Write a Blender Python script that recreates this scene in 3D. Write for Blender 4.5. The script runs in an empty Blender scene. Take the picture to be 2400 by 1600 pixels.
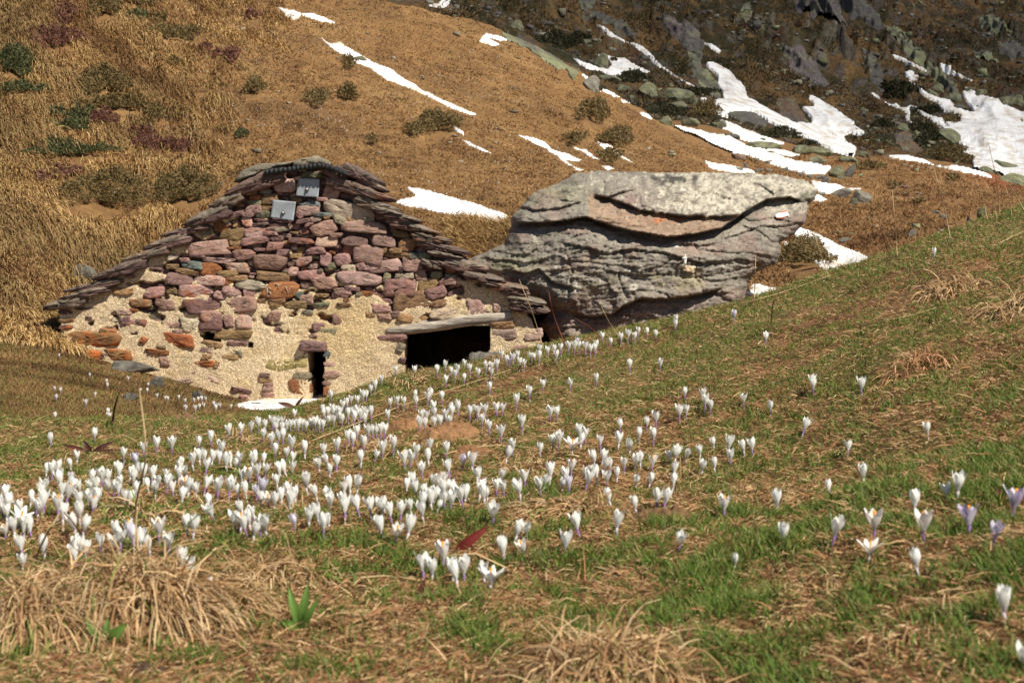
import bpy, math, random
import numpy as np
from mathutils import Vector, Matrix
R_ = math.radians
random.seed(7)
rng = np.random.default_rng(11)
scene = bpy.context.scene
COL = scene.collection

# ---------------------------------------------------------------- camera
CAM_H, PITCH, FPX = 0.5, R_(4.0), 2400 * 50.0 / 36.0
cam_d = bpy.data.cameras.new('camera'); cam = bpy.data.objects.new('camera', cam_d); COL.objects.link(cam)
cam_d.lens, cam_d.sensor_width = 50.0, 36.0
cam_d.clip_start, cam_d.clip_end = 0.05, 2000.0
cam.location = (0, 0, CAM_H); cam.rotation_euler = (R_(90) - PITCH, 0, 0)
cam_d.dof.use_dof = True; cam_d.dof.focus_distance = 9.0; cam_d.dof.aperture_fstop = 14.0
scene.camera = cam

# ---------------------------------------------------------------- world, sun, exposure
SUN_DIR = Vector((0.42, -0.50, 0.76)).normalized()          # towards the sun
world = bpy.data.worlds.new('World'); scene.world = world; world.use_nodes = True
nt = world.node_tree
sky = nt.nodes.new('ShaderNodeTexSky'); sky.sky_type = 'NISHITA'; sky.sun_disc = False
sky.sun_elevation = math.asin(SUN_DIR.z); sky.sun_rotation = math.atan2(SUN_DIR.x, SUN_DIR.y)
sky.altitude = 1900; sky.air_density = 0.9; sky.dust_density = 0.4
nt.nodes['Background'].inputs['Strength'].default_value = 0.056
nt.links.new(sky.outputs['Color'], nt.nodes['Background'].inputs['Color'])
sun_d = bpy.data.lights.new('sun', 'SUN'); sun = bpy.data.objects.new('sun', sun_d); COL.objects.link(sun)
sun_d.energy = 4.4; sun_d.angle = R_(0.5); sun_d.color = (1.0, 0.93, 0.82)
sun.rotation_euler = (-SUN_DIR).to_track_quat('-Z', 'Y').to_euler()
vs = scene.view_settings
vs.view_transform = 'Standard'; vs.look = 'None'; vs.exposure = 0.62; vs.gamma = 1.0; vs.use_curve_mapping = False

# ---------------------------------------------------------------- noise
_perm = np.random.default_rng(3).permutation(256).astype(np.int32); _perm = np.concatenate([_perm, _perm, _perm])
_g3 = np.random.default_rng(4).normal(size=(256, 3)); _g3 /= np.linalg.norm(_g3, axis=1)[:, None]
def pn(x, y, z=0.0):
    x, y, z = np.broadcast_arrays(np.asarray(x, float), np.asarray(y, float), np.asarray(z, float))
    xi = np.floor(x).astype(np.int64); yi = np.floor(y).astype(np.int64); zi = np.floor(z).astype(np.int64)
    xf, yf, zf = x - xi, y - yi, z - zi
    xi &= 255; yi &= 255; zi &= 255
    u = xf**3 * (xf * (xf * 6 - 15) + 10); v = yf**3 * (yf * (yf * 6 - 15) + 10); w = zf**3 * (zf * (zf * 6 - 15) + 10)
    def g(dx, dy, dz):
        h = _perm[_perm[_perm[xi + dx] + yi + dy] + zi + dz]
        gg = _g3[h]
        return gg[..., 0] * (xf - dx) + gg[..., 1] * (yf - dy) + gg[..., 2] * (zf - dz)
    x00 = g(0,0,0) * (1-u) + g(1,0,0) * u; x10 = g(0,1,0) * (1-u) + g(1,1,0) * u
    x01 = g(0,0,1) * (1-u) + g(1,0,1) * u; x11 = g(0,1,1) * (1-u) + g(1,1,1) * u
    return ((x00 * (1-v) + x10 * v) * (1-w) + (x01 * (1-v) + x11 * v) * w) * 1.6
def fbm(x, y, z=0.0, o=4, gain=0.5):
    a, f, s = 1.0, 1.0, 0.0
    for k in range(o):
        s = s + a * pn(x * f + 17.3 * k, y * f + 5.1 * k, z * f + 9.7 * k); a *= gain; f *= 2.03
    return s
def ridged(x, y, z=0.0, o=4):
    a, f, s = 1.0, 1.0, 0.0
    for k in range(o):
        s = s + a * (1 - 2 * np.abs(pn(x * f + 31 * k, y * f, z * f + 7 * k))); a *= 0.5; f *= 2.1
    return s
def smooth(e0, e1, x):
    t = np.clip((x - e0) / (e1 - e0), 0, 1); return t * t * (3 - 2 * t)

# ---------------------------------------------------------------- terrain: height over the whole valley, surveyed along bearings
_c, _s = math.cos(PITCH), math.sin(PITCH)
def slope_of(py):
    v = (800.0 - np.asarray(py, float)) / FPX
    return (-_s + v * _c) / (_c + v * _s)
NEARL = [(0.5, 3900), (1.0, 2185), (1.5, 1658), (2.1, 1352), (3.0, 1128)]
PROF = {
 -2600: NEARL + [(4.0,1030),(5.2,1000),(6.5,1020),(9,960),(12,850),(15,740),(17,560),(19,360),(23,100),(28,-200),(40,-600),(70,-1300),(150,-1800),(400,-2200)],
 -900: NEARL + [(4.0,1035),(5.2,995),(6.5,1020),(9,965),(11,890),(15,800),(17,700),(18.5,560),(21,330),(25,60),(32,-300),(52,-900),(90,-1300),(400,-1800)],
 0: NEARL + [(4.0,1038),(5.1,987),(6.5,1020),(8,990),(9,965),(11,905),(15,838),(16.4,812),(17.2,765),(18.1,690),(19.7,585),(23,320),(27.5,0),(35,-350),(52,-800),(90,-1100),(400,-1500)],
 300: NEARL + [(4.1,1035),(5.2,984),(6.5,1025),(9,978),(11.5,938),(15,888),(17,866),(20.5,800),(21.5,620),(24.5,400),(30,100),(33,0),(42,-250),(52,-450),(90,-700),(400,-1000)],
 600: NEARL[:4] + [(3.0,1125),(4.2,1016),(5.4,976),(6.5,995),(9,985),(12,965),(15,950),(17.2,938),(20.5,800),(23,500),(26,370),(32,190),(40,40),(46,-15),(54,0),(70,20),(90,-80),(120,-200),(180,-350),(400,-500)],
 900: NEARL[:4] + [(3.1,1105),(4.2,985),(5.4,893),(6.5,940),(9,975),(12,970),(15,958),(17.2,938),(20,800),(21.6,560),(23,475),(26,390),(32,268),(40,122),(48,8),(54,15),(62,60),(75,20),(90,-80),(120,-170),(180,-350),(400,-500)],
 1200: NEARL[:4] + [(3.2,1085),(4.2,955),(5.5,832),(6.5,890),(9,965),(12,965),(15,950),(17.2,925),(19,830),(20.3,600),(22,505),(25,430),(31,345),(40,205),(51,88),(56,120),(62,150),(75,110),(85,70),(110,-10),(150,-130),(200,-250),(400,-450)],
 1350: NEARL[:4] + [(3.15,1083),(4.2,932),(5.55,800),(6.5,870),(9,955),(12,950),(15,930),(17.2,900),(19,820),(21,640),(22,560),(25,460),(31,368),(40,265),(50,168),(55,200),(62,215),(72,185),(85,150),(110,40),(150,-100),(200,-220),(400,-420)],
 1500: NEARL[:3] + [(2.1,1325),(3.15,1085),(4.2,920),(5.6,766),(6.5,850),(9,940),(12,935),(15,905),(17.2,870),(19,790),(21,670),(24,530),(27,455),(32,393),(40,330),(49,264),(54,290),(60,298),(68,272),(85,200),(110,90),(150,-60),(200,-170),(400,-400)],
 1650: [(0.5,3850),(1.0,2180),(1.5,1640),(2.1,1310),(3.1,1085),(4.1,900),(5.65,732),(6.5,790),(9,890),(12,880),(15,850),(17.2,810),(19,750),(21,680),(24,560),(27,490),(32,428),(40,372),(46,338),(52,350),(60,322),(75,260),(90,195),(110,110),(150,-40),(200,-150),(400,-400)],
 1800: [(0.5,3800),(1.0,2170),(1.5,1620),(2.1,1300),(3.1,1085),(4.0,880),(5.7,690),(6.5,770),(9,840),(12,830),(15,790),(17,750),(19,712),(20,690),(22,650),(25,600),(28,560),(32,500),(38,440),(44,407),(50,392),(58,360),(70,310),(85,250),(100,190),(125,90),(160,-30),(220,-140),(400,-400)],
 1950: [(0.5,3750),(1.0,2160),(1.45,1620),(2.0,1300),(2.9,1088),(4.0,835),(5.8,638),(6.5,715),(9,800),(12,780),(15,740),(18,700),(20,670),(22,640),(28,560),(33,520),(40,470),(46,430),(52,400),(58,380),(62,374),(66,368),(70,362),(80,330),(95,250),(110,190),(130,110),(170,-30),(220,-120),(400,-380)],
 2100: [(0.5,3700),(1.0,2150),(1.4,1620),(1.9,1310),(2.7,1090),(3.9,790),(5.85,586),(6.5,650),(9,750),(12,730),(17,670),(22,610),(28,550),(33,515),(40,490),(48,450),(55,400),(61,366),(68,385),(75,375),(85,300),(100,240),(120,170),(150,100),(200,-20),(400,-250)],
 2250: [(0.5,3650),(1.0,2125),(1.4,1600),(1.85,1300),(2.55,1095),(3.7,790),(5.9,531),(6.5,600),(9,700),(12,690),(17,640),(22,590),(28,545),(36,500),(45,465),(52,430),(60,394),(66,415),(75,395),(90,310),(105,240),(130,180),(170,90),(230,-10),(400,-180)],
 2400: [(0.5,3600),(1.0,2100),(1.4,1590),(1.75,1300),(2.4,1100),(3.5,795),(4.8,600),(6.0,477),(6.6,540),(9,650),(12,650),(17,610),(22,570),(28,530),(36,500),(45,475),(52,450),(60,425),(66,442),(75,420),(90,330),(105,260),(130,200),(170,100),(240,-10),(400,-160)],
 3300: [(0.5,3300),(1.0,1900),(1.4,1400),(1.75,1150),(2.4,900),(3.5,560),(4.8,370),(6.0,250),(6.6,300),(9,430),(12,480),(17,500),(28,490),(45,450),(60,420),(66,430),(75,410),(90,330),(130,180),(240,-50),(400,-160)],
 5000: [(0.5,2900),(1.0,1500),(1.4,1100),(2.4,650),(3.5,360),(4.8,150),(6.0,30),(9,150),(12,250),(28,350),(60,380),(90,320),(130,160),(240,-50),(400,-160)],
}
def pchip(xk, yk, x):
    xk = np.asarray(xk, float); yk = np.asarray(yk, float); h = np.diff(xk); d = np.diff(yk) / h
    m = np.zeros(len(xk)); m[0], m[-1] = d[0], d[-1]
    for i in range(1, len(xk) - 1):
        if d[i-1] * d[i] > 0:
            w1, w2 = 2 * h[i] + h[i-1], h[i] + 2 * h[i-1]
            m[i] = (w1 + w2) / (w1 / d[i-1] + w2 / d[i])
    i = np.clip(np.searchsorted(xk, x) - 1, 0, len(h) - 1); t = (x - xk[i]) / h[i]
    t2, t3 = t * t, t * t * t
    return (2*t3 - 3*t2 + 1) * yk[i] + (t3 - 2*t2 + t) * h[i] * m[i] + (3*t2 - 2*t3) * yk[i+1] + (t3 - t2) * h[i] * m[i+1]
L0, L1, NL = math.log(0.5), math.log(400.0), 1300
_ls = np.linspace(L0, L1, NL)
_cols = sorted(PROF); _M = np.array([pchip([math.log(a) for a, b in PROF[k]], [b for a, b in PROF[k]], _ls) for k in _cols])
_qs = np.arange(-2600, 5001, 20.0); _G = np.empty((len(_qs), NL))
for j in range(NL): _G[:, j] = pchip(_cols, _M[:, j], _qs)
_k = np.array([1, 4, 6, 4, 1.0]) / 16
_P = np.pad(_G, ((2, 2), (0, 0)), mode='edge'); _G = sum(_k[i] * _P[i:i + len(_qs)] for i in range(5))
_G = slope_of(_G)
def base_slope(q, l):
    a = np.clip((1200 + FPX * q - _qs[0]) / 20.0, 0, len(_qs) - 1.001); b = np.clip((l - L0) / (L1 - L0) * (NL - 1), 0, NL - 1.001)
    i = a.astype(int); j = b.astype(int); a = a - i; b = b - j
    return (_G[i, j] * (1-a) + _G[i+1, j] * a) * (1-b) + (_G[i, j+1] * (1-a) + _G[i+1, j+1] * a) * b
def bump(x, y):
    z = np.zeros_like(x, dtype=float)
    m = y < 9
    if m.any():
        X, Y = x[m], y[m]
        z[m] += (1 - smooth(6.5, 9, Y)) * (0.022 * fbm(X * 2.2, Y * 2.2, 1.0, 3) + 0.007 * fbm(X * 11, Y * 11, 2.0, 2)) * smooth(0.8, 1.6, Y)
    m = (y > 6.5) & (y < 75)
    if m.any():
        X, Y = x[m], y[m]
        w = smooth(6.5, 10, Y) * (1 - smooth(60, 75, Y)); hi = smooth(18, 26, Y)
        left = 1 - smooth(-4.5, -1.5, X + 0.06 * Y)
        z[m] += w * ((0.03 + 0.16 * hi) * fbm(X * 0.45, Y * 0.45, 5, 3) + (0.02 + 0.05 * hi) * fbm(X * 1.5, Y * 1.5, 6, 3) + 0.30 * hi * left * (np.abs(fbm(X * 0.9, Y * 0.7, 16, 3)) ** 0.8 - 0.3) + 0.10 * hi * left * fbm(X * 2.5, Y * 2.0, 19, 2))
    m = y > 58
    if m.any():
        X, Y = x[m], y[m]
        w = smooth(62, 85, Y); far = smooth(75, 110, Y)
        a = X * 0.8 + Y * 0.6; b = -X * 0.6 + Y * 0.8
        z[m] += w * ((0.5 + 1.3 * far) * fbm(X * 0.06, Y * 0.06, 8, 3) + far * 1.0 * ridged(a * 0.16, b * 0.05, 9, 4) + (0.15 + 0.3 * far) * fbm(X * 0.45, Y * 0.45, 3, 4))
        n1 = 2.6 * fbm(X * 0.11, Y * 0.09, 41, 3) + 0.22 * a; st = n1 - np.floor(n1); crag = smooth(-0.15, 0.35, fbm(X * 0.05, Y * 0.04, 44, 3) + 0.25 * smooth(95, 130, Y))
        z[m] += w * far * crag * 1.5 * (smooth(0.0, 0.22, st) - st)                # broken steps of rock
    return z
_PX = np.concatenate([np.arange(-2600, -200, 60), np.arange(-200, 2601, 6), np.arange(2640, 5001, 60)]).astype(float)
_QF = (_PX - 1200) / FPX; _DL = 0.007; _LF = np.arange(math.log(0.6), math.log(385.0), _DL)
_YY = np.broadcast_to(np.exp(_LF)[None], (len(_QF), len(_LF))); _XX = _QF[:, None] * _YY
_ZZ = CAM_H + _YY * base_slope(_QF[:, None] + 0 * _YY, np.log(_YY)) + bump(_XX.ravel(), _YY.ravel()).reshape(_XX.shape)
_SS = (_ZZ - CAM_H) / _YY; _idx = np.arange(len(_QF), dtype=float)
def ground(x, y):
    x = np.asarray(x, float); y = np.asarray(y, float)
    a = np.clip(np.interp(x / y, _QF, _idx), 0, len(_QF) - 1.001); b = np.clip((np.log(y) - _LF[0]) / _DL, 0, len(_LF) - 1.001)
    i = a.astype(int); j = b.astype(int); a = a - i; b = b - j
    return CAM_H + y * ((_SS[i, j] * (1-a) + _SS[i+1, j] * a) * (1-b) + (_SS[i, j+1] * (1-a) + _SS[i+1, j+1] * a) * b)
def ray(px, py):
    u = (np.asarray(px, float) - 1200) / FPX; v = (800 - np.asarray(py, float)) / FPX; k = _c + v * _s
    return u / k, (-_s + v * _c) / k          # x/y and (z-h)/y
def hit(px, py, lo=0.9, hi=380.0):
    """where the sight lines through these picture points first meet the ground"""
    q, T = ray(np.atleast_1d(px), np.atleast_1d(py))
    j0, j1 = int((math.log(lo) - _LF[0]) / _DL), min(len(_LF), int((math.log(hi) - _LF[0]) / _DL) + 1)
    a = np.clip(np.interp(q, _QF, _idx), 0, len(_QF) - 1.001); i = a.astype(int); a = a - i
    out = np.zeros((len(q), 3))
    for s in range(0, len(q), 3000):
        ii, aa = i[s:s+3000], a[s:s+3000, None]
        D = _SS[ii, j0:j1] * (1 - aa) + _SS[ii + 1, j0:j1] * aa - T[s:s+3000, None]
        ok = D >= 0; k = np.argmax(ok, axis=1); k[~ok.any(axis=1)] = j1 - j0 - 1; k = np.clip(k, 1, None); r = np.arange(len(ii))
        d0, d1 = D[r, k-1], D[r, k]; f = np.clip(-d0 / np.where(np.abs(d1 - d0) < 1e-9, 1, d1 - d0), 0, 1)
        yy = np.exp(_LF[j0 + k - 1] + f * _DL); xx = q[s:s+3000] * yy
        out[s:s+3000] = np.stack([xx, yy, ground(xx, yy)], 1)
    return out
def at(px, py, d):
    """the point at distance d along the sight line through a picture point"""
    q, T = ray(px, py); return np.array([q * d, d, CAM_H + T * d])
def pix(p):
    x, y, z = p[..., 0], p[..., 1], p[..., 2] - CAM_H; dep = y * _c - z * _s
    return 1200 + FPX * x / dep, 800 - FPX * (y * _s + z * _c) / dep

# ---------------------------------------------------------------- object helpers
def tag(o, label=None, cat=None, group=None, kind=None):
    if label: o['label'] = label
    if cat: o['category'] = cat
    if group: o['group'] = group
    if kind: o['kind'] = kind
    return o
def link(name, data, parent=None, loc=None):
    o = bpy.data.objects.new(name, data); COL.objects.link(o)
    if loc is not None: o.location = loc
    if parent is not None: o.parent = parent
    return o
def empty(name, loc): return link(name, None, loc=loc)
def mesh_np(name, V, faces=None, mat=None, col=None, loops=None, sizes=None, smooth_=False, mats=None, midx=None):
    """one mesh from arrays; faces = (n,k) array, or loops + sizes for mixed polygons; col = per-vertex colour"""
    V = np.asarray(V, np.float32); me = bpy.data.meshes.new(name)
    if loops is None:
        faces = np.asarray(faces, np.int32); sizes = np.full(len(faces), faces.shape[1], np.int32); loops = faces.ravel()
    loops = np.asarray(loops, np.int32); sizes = np.asarray(sizes, np.int32)
    me.vertices.add(len(V)); me.vertices.foreach_set('co', V.ravel())
    me.loops.add(len(loops)); me.loops.foreach_set('vertex_index', loops)
    me.polygons.add(len(sizes)); st = np.zeros(len(sizes), np.int32); st[1:] = np.cumsum(sizes)[:-1]
    me.polygons.foreach_set('loop_start', st); me.polygons.foreach_set('loop_total', sizes)
    if smooth_: me.polygons.foreach_set('use_smooth', np.ones(len(sizes), bool))
    if midx is not None: me.polygons.foreach_set('material_index', np.asarray(midx, np.int32))
    me.update(calc_edges=True)
    if col is not None:
        c = np.ones((len(V), 4), np.float32); c[:, :col.shape[1]] = col
        at_ = me.color_attributes.new('Col', 'FLOAT_COLOR', 'POINT'); at_.data.foreach_set('color', c.ravel())
    for m in (mats or ([mat] if mat else [])): me.materials.append(m)
    return me
class MB:
    """collects pieces (vertices, quads/tris, colours) into one mesh"""
    def __init__(s): s.V, s.L, s.S, s.C, s.n = [], [], [], [], 0
    def add(s, V, F, col=(1, 1, 1)):
        V = np.asarray(V, float)
        for f in F: s.L.extend(int(i) + s.n for i in f); s.S.append(len(f))
        c = np.asarray(col, float); c = np.broadcast_to(c, (len(V), c.size)) if c.ndim == 1 else c
        s.V.append(V); s.C.append(c); s.n += len(V)
    def mesh(s, name, mat, smooth_=False):
        return mesh_np(name, np.concatenate(s.V), mat=mat, col=np.concatenate(s.C), loops=s.L, sizes=s.S, smooth_=smooth_)
def grid_faces(nu, nv, keep=None):
    a = np.arange(nu * nv).reshape(nu, nv)
    F = np.stack([a[:-1, :-1], a[1:, :-1], a[1:, 1:], a[:-1, 1:]], -1)
    F = F.reshape(-1, 4); return F if keep is None else F[keep]
def biggest(F):
    """the faces of the largest connected piece"""
    n = int(F.max()) + 1; lab = np.arange(n)
    for _ in range(400):
        new = lab.copy(); m = lab[F].min(1)
        for k in range(F.shape[1]): np.minimum.at(new, F[:, k], m)
        new = new[new]
        if (new == lab).all(): break
        lab = new
    l = lab[F[:, 0]]; u, c = np.unique(l, return_counts=True); return F[l == u[np.argmax(c)]]
def tube(pts, rad, n=6, caps=True):
    pts = np.asarray(pts, float); m = len(pts); rad = np.broadcast_to(np.asarray(rad, float), (m,))
    t = np.gradient(pts, axis=0); t /= np.linalg.norm(t, axis=1)[:, None] + 1e-12
    ref = np.array([0.31, 0.17, 0.93]) if abs(t[0, 2]) < 0.9 else np.array([1.0, 0.1, 0])
    V = []
    for i in range(m):
        a = np.cross(t[i], ref); a /= np.linalg.norm(a); b = np.cross(t[i], a)
        for k in range(n):
            th = 2 * math.pi * k / n; V.append(pts[i] + rad[i] * (a * math.cos(th) + b * math.sin(th)))
    F = [(i*n + k, i*n + (k+1) % n, (i+1)*n + (k+1) % n, (i+1)*n + k) for i in range(m-1) for k in range(n)]
    if caps: F += [tuple(range(n))[::-1], tuple((m-1)*n + k for k in range(n))]
    return np.array(V), F

# ---------------------------------------------------------------- materials
def newmat(name):
    m = bpy.data.materials.new(name); m.use_nodes = True
    return m, m.node_tree.nodes, m.node_tree.links, m.node_tree.nodes['Principled BSDF']
def node(N, typ, **kw):
    n = N.new(typ)
    for k, v in kw.items():
        if k in n.inputs: n.inputs[k].default_value = v
        else: setattr(n, k, v)
    return n
def vcol_mat(name, rough=0.9, var=((6.0, 0.35),), bumps=(), spec=0.2, trans=0.0, coords='Object', stretch=None):
    """colour from the mesh's own colour attribute, broken up by noise at several scales, with bump"""
    m, N, L, B = newmat(name)
    at_ = node(N, 'ShaderNodeAttribute', attribute_name='Col'); c = at_.outputs['Color']
    tc = node(N, 'ShaderNodeTexCoord'); co = tc.outputs[coords]
    if stretch:
        mp = node(N, 'ShaderNodeMapping'); mp.inputs['Scale'].default_value = stretch[0]; mp.inputs['Rotation'].default_value = stretch[1]
        L.new(co, mp.inputs['Vector']); co = mp.outputs['Vector']
    for sc, amt in var:
        t = node(N, 'ShaderNodeTexNoise', Scale=sc, Detail=5.0, Roughness=0.65); L.new(co, t.inputs['Vector'])
        mr = node(N, 'ShaderNodeMapRange'); mr.inputs[1].default_value = 0.25; mr.inputs[2].default_value = 0.75
        mr.inputs[3].default_value = 1 - amt; mr.inputs[4].default_value = 1 + amt; L.new(t.outputs['Fac'], mr.inputs['Value'])
        mx = node(N, 'ShaderNodeMix', data_type='RGBA', blend_type='MULTIPLY'); mx.inputs['Factor'].default_value = 1
        L.new(c, mx.inputs[6]); L.new(mr.outputs['Result'], mx.inputs[7]); c = mx.outputs[2]
    L.new(c, B.inputs['Base Color']); B.inputs['Roughness'].default_value = rough; B.inputs['Specular IOR Level'].default_value = spec
    prev = None
    for sc, st, dist in bumps:
        t = node(N, 'ShaderNodeTexNoise', Scale=sc, Detail=6.0, Roughness=0.65); L.new(co, t.inputs['Vector'])
        b = node(N, 'ShaderNodeBump', Strength=st, Distance=dist); L.new(t.outputs['Fac'], b.inputs['Height'])
        if prev: L.new(prev, b.inputs['Normal'])
        prev = b.outputs['Normal']
    if prev: L.new(prev, B.inputs['Normal'])
    if trans > 0:
        tr = node(N, 'ShaderNodeBsdfTranslucent'); ms = node(N, 'ShaderNodeMixShader'); ms.inputs[0].default_value = trans
        L.new(c, tr.inputs['Color']); L.new(B.outputs[0], ms.inputs[1]); L.new(tr.outputs[0], ms.inputs[2])
        L.new(ms.outputs[0], N['Material Output'].inputs['Surface'])
    return m
# ================================================================ SETTING: meadow, hillside, mountainside
def mixc(a, b, t):
    t = np.clip(np.asarray(t), 0, 1)[..., None]; return np.asarray(a) * (1 - t) + np.asarray(b) * t
def terrain(name, d0, d1, colf, mat):
    j0, j1 = np.searchsorted(_LF, math.log(d0)), np.searchsorted(_LF, math.log(d1)) + 1
    X, Y, Z = _XX[:, j0:j1], _YY[:, j0:j1], _ZZ[:, j0:j1]
    C = colf(X, Y, Z, np.gradient(Z, axis=1) / np.gradient(Y, axis=1))
    me = mesh_np(name, np.stack([X, Y, Z], -1).reshape(-1, 3), grid_faces(*X.shape), mat, C.reshape(-1, 3), smooth_=True)
    return tag(link(name, me), kind='structure')
def col_meadow(X, Y, Z, g):
    n = fbm(X * 1.6, Y * 1.6, 3, 4); n2 = fbm(X * 7, Y * 7, 4, 3)
    c = mixc((0.20, 0.105, 0.046), (0.105, 0.050, 0.024), n2 * 0.8 + 0.35)
    return mixc(c, (0.11, 0.115, 0.032), smooth(-0.3, 0.5, n) * 0.7)
def col_hill(X, Y, Z, g):
    n = fbm(X * 0.25, Y * 0.25, 3, 4); n2 = fbm(X * 1.3, Y * 1.3, 7, 4); n3 = fbm(X * 0.35 + 9, Y * 0.22, 17, 4)
    c = mixc((0.235, 0.135, 0.052), (0.165, 0.088, 0.034), n2 * 0.7 + 0.5)
    c = mixc(c, (0.28, 0.17, 0.068), smooth(0.0, 0.7, n) * 0.6); c = mixc(c, (0.13, 0.075, 0.035), smooth(0.15, 0.6, n3) * 0.55)
    lawn = (1 - smooth(14, 19, Y)) * smooth(7, 9, Y)
    c = mixc(c, mixc((0.14, 0.085, 0.03), (0.18, 0.095, 0.04), n2 + 0.5), lawn)
    right = smooth(3, 8, X) * smooth(18, 26, Y)
    c = mixc(c, (0.19, 0.105, 0.043), right * 0.7)
    red = np.exp(-((X - (19.6 + (Y - 58) * 0.25)) / 1.3) ** 2) * smooth(50, 55, Y)
    return mixc(c, (0.20, 0.065, 0.028), red * 0.9)
def col_mount(X, Y, Z, g):
    n = fbm(X * 0.10, Y * 0.10, 3, 4); n2 = fbm(X * 0.5, Y * 0.5, 7, 4); n3 = fbm(X * 0.3 + 40, Y * 0.3, 1, 4); n4 = fbm(X * 0.9, Y * 0.6, 12, 4)
    c = mixc((0.125, 0.074, 0.029), (0.036, 0.031, 0.012), smooth(-0.3, 0.2, n))
    c = mixc(c, (0.19, 0.115, 0.045), smooth(0.1, 0.5, n2) * 0.6)
    c = mixc(c, (0.085, 0.038, 0.028), smooth(0.25, 0.5, n3) * 0.5)
    rock = np.clip(smooth(0.85, 1.35, g + 0.35 * n4) + 0.8 * smooth(0.25, 0.5, n4 + 0.5 * n3), 0, 1)
    return mixc(c, mixc((0.135, 0.132, 0.092), (0.085, 0.072, 0.072), n2 + 0.5), rock * 0.9)
M_mead = vcol_mat('meadow_soil', 0.95, ((40, 0.4), (9, 0.3)), ((60, 0.6, 0.01),))
M_hill = vcol_mat('hillside_turf', 0.95, ((9, 0.3), (2.2, 0.25)), ((14, 0.8, 0.05), (45, 0.6, 0.02)))
M_mount = vcol_mat('mountain_heath', 0.95, ((0.9, 0.4), (3.0, 0.45)), ((1.2, 0.8, 0.5), (4.0, 0.8, 0.2)))
terrain('meadow', 0.62, 7.3, col_meadow, M_mead)
terrain('hillside', 7.3, 66.4, col_hill, M_hill)
terrain('mountainside', 66.4, 384, col_mount, M_mount)
# ================================================================ SNOW, OUTCROPS, ROCKS, SHRUBS
def inside(poly, x, y):
    P = np.asarray(poly, float); r = np.zeros(x.shape, bool)
    for (x0, y0), (x1, y1) in zip(P, np.roll(P, -1, 0)):
        r ^= ((y0 > y) != (y1 > y)) & (x < (x1 - x0) * (y - y0) / ((y1 - y0) or 1e-9) + x0)
    return r
def edge_dist(poly, x, y):
    P = np.asarray(poly, float); d = np.full(x.shape, 1e9)
    for (x0, y0), (x1, y1) in zip(P, np.roll(P, -1, 0)):
        dx, dy = x1 - x0, y1 - y0; t = np.clip(((x - x0) * dx + (y - y0) * dy) / (dx*dx + dy*dy + 1e-9), 0, 1)
        d = np.minimum(d, np.hypot(x - x0 - t * dx, y - y0 - t * dy))
    return np.where(inside(poly, x, y), d, -d)
def scaled(pts, ox, oy, k): return [(ox + a / k, oy + b / k) for a, b in pts]
SKIP = []                                                          # outlines and ovals where the far grass does not grow
def drape(name, poly, mat, lift, colf, step=3.0, ragged=3.0, up=(0, -0.25, 1), sm=True):
    """a sheet of real thickness lying on the ground inside an outline: lift(edge distance in metres, points) is its height over the ground"""
    SKIP.append(('p', poly)); P = np.asarray(poly, float); lo, hi_ = P.min(0) - 3 * step, P.max(0) + 3 * step
    gx, gy = np.meshgrid(np.arange(lo[0], hi_[0], step), np.arange(lo[1], hi_[1], step), indexing='ij')
    W = hit(gx.ravel(), gy.ravel(), 7.4).reshape(gx.shape + (3,))
    d = edge_dist(poly, gx, gy) + ragged * fbm(W[..., 0] * 90 / W[..., 1] * 1.5, gy * 0.045, 3.0, 3) * 0.6
    m = W[..., 1] / FPX                                           # metres per picture point
    h = lift(d * m, W); V = W + h[..., None] * np.asarray(up)
    ok = d > -1.3 * step
    keep = ok[:-1, :-1] & ok[1:, :-1] & ok[1:, 1:] & ok[:-1, 1:]
    Y = W[..., 1]; S = np.stack([Y[:-1, :-1], Y[1:, :-1], Y[1:, 1:], Y[:-1, 1:]])
    keep &= (S.max(0) / S.min(0)) < 1.12
    F = biggest(grid_faces(*gx.shape, keep=keep.ravel()))
    u, inv = np.unique(F.ravel(), return_inverse=True)
    V = V.reshape(-1, 3)[u]; c = V.mean(0); C = colf(V)
    me = mesh_np(name, V - c, inv.reshape(-1, 4)[:, ::-1], mat, np.broadcast_to(C, V.shape), smooth_=sm)
    return link(name, me, loc=c)
# ---- snow
m, N, L, B = newmat('old_snow'); M_snow = m
B.inputs['Base Color'].default_value = (0.86, 0.86, 0.86, 1); B.inputs['Roughness'].default_value = 0.7; B.inputs['Specular IOR Level'].default_value = 0.25
tc = node(N, 'ShaderNodeTexCoord'); t = node(N, 'ShaderNodeTexNoise', Scale=1.2, Detail=6.0); L.new(tc.outputs['Object'], t.inputs['Vector'])
cr = node(N, 'ShaderNodeValToRGB'); cr.color_ramp.elements[0].color = (0.58, 0.51, 0.42, 1); cr.color_ramp.elements[0].position = 0.33
cr.color_ramp.elements[1].color = (0.83, 0.82, 0.80, 1); cr.color_ramp.elements[1].position = 0.52
L.new(t.outputs['Fac'], cr.inputs['Fac']); L.new(cr.outputs['Color'], B.inputs['Base Color'])
t2 = node(N, 'ShaderNodeTexNoise', Scale=5.0, Detail=4.0); L.new(tc.outputs['Object'], t2.inputs['Vector'])
b = node(N, 'ShaderNodeBump', Strength=0.6, Distance=0.2); L.new(t2.outputs['Fac'], b.inputs['Height']); L.new(b.outputs['Normal'], B.inputs['Normal'])
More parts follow.
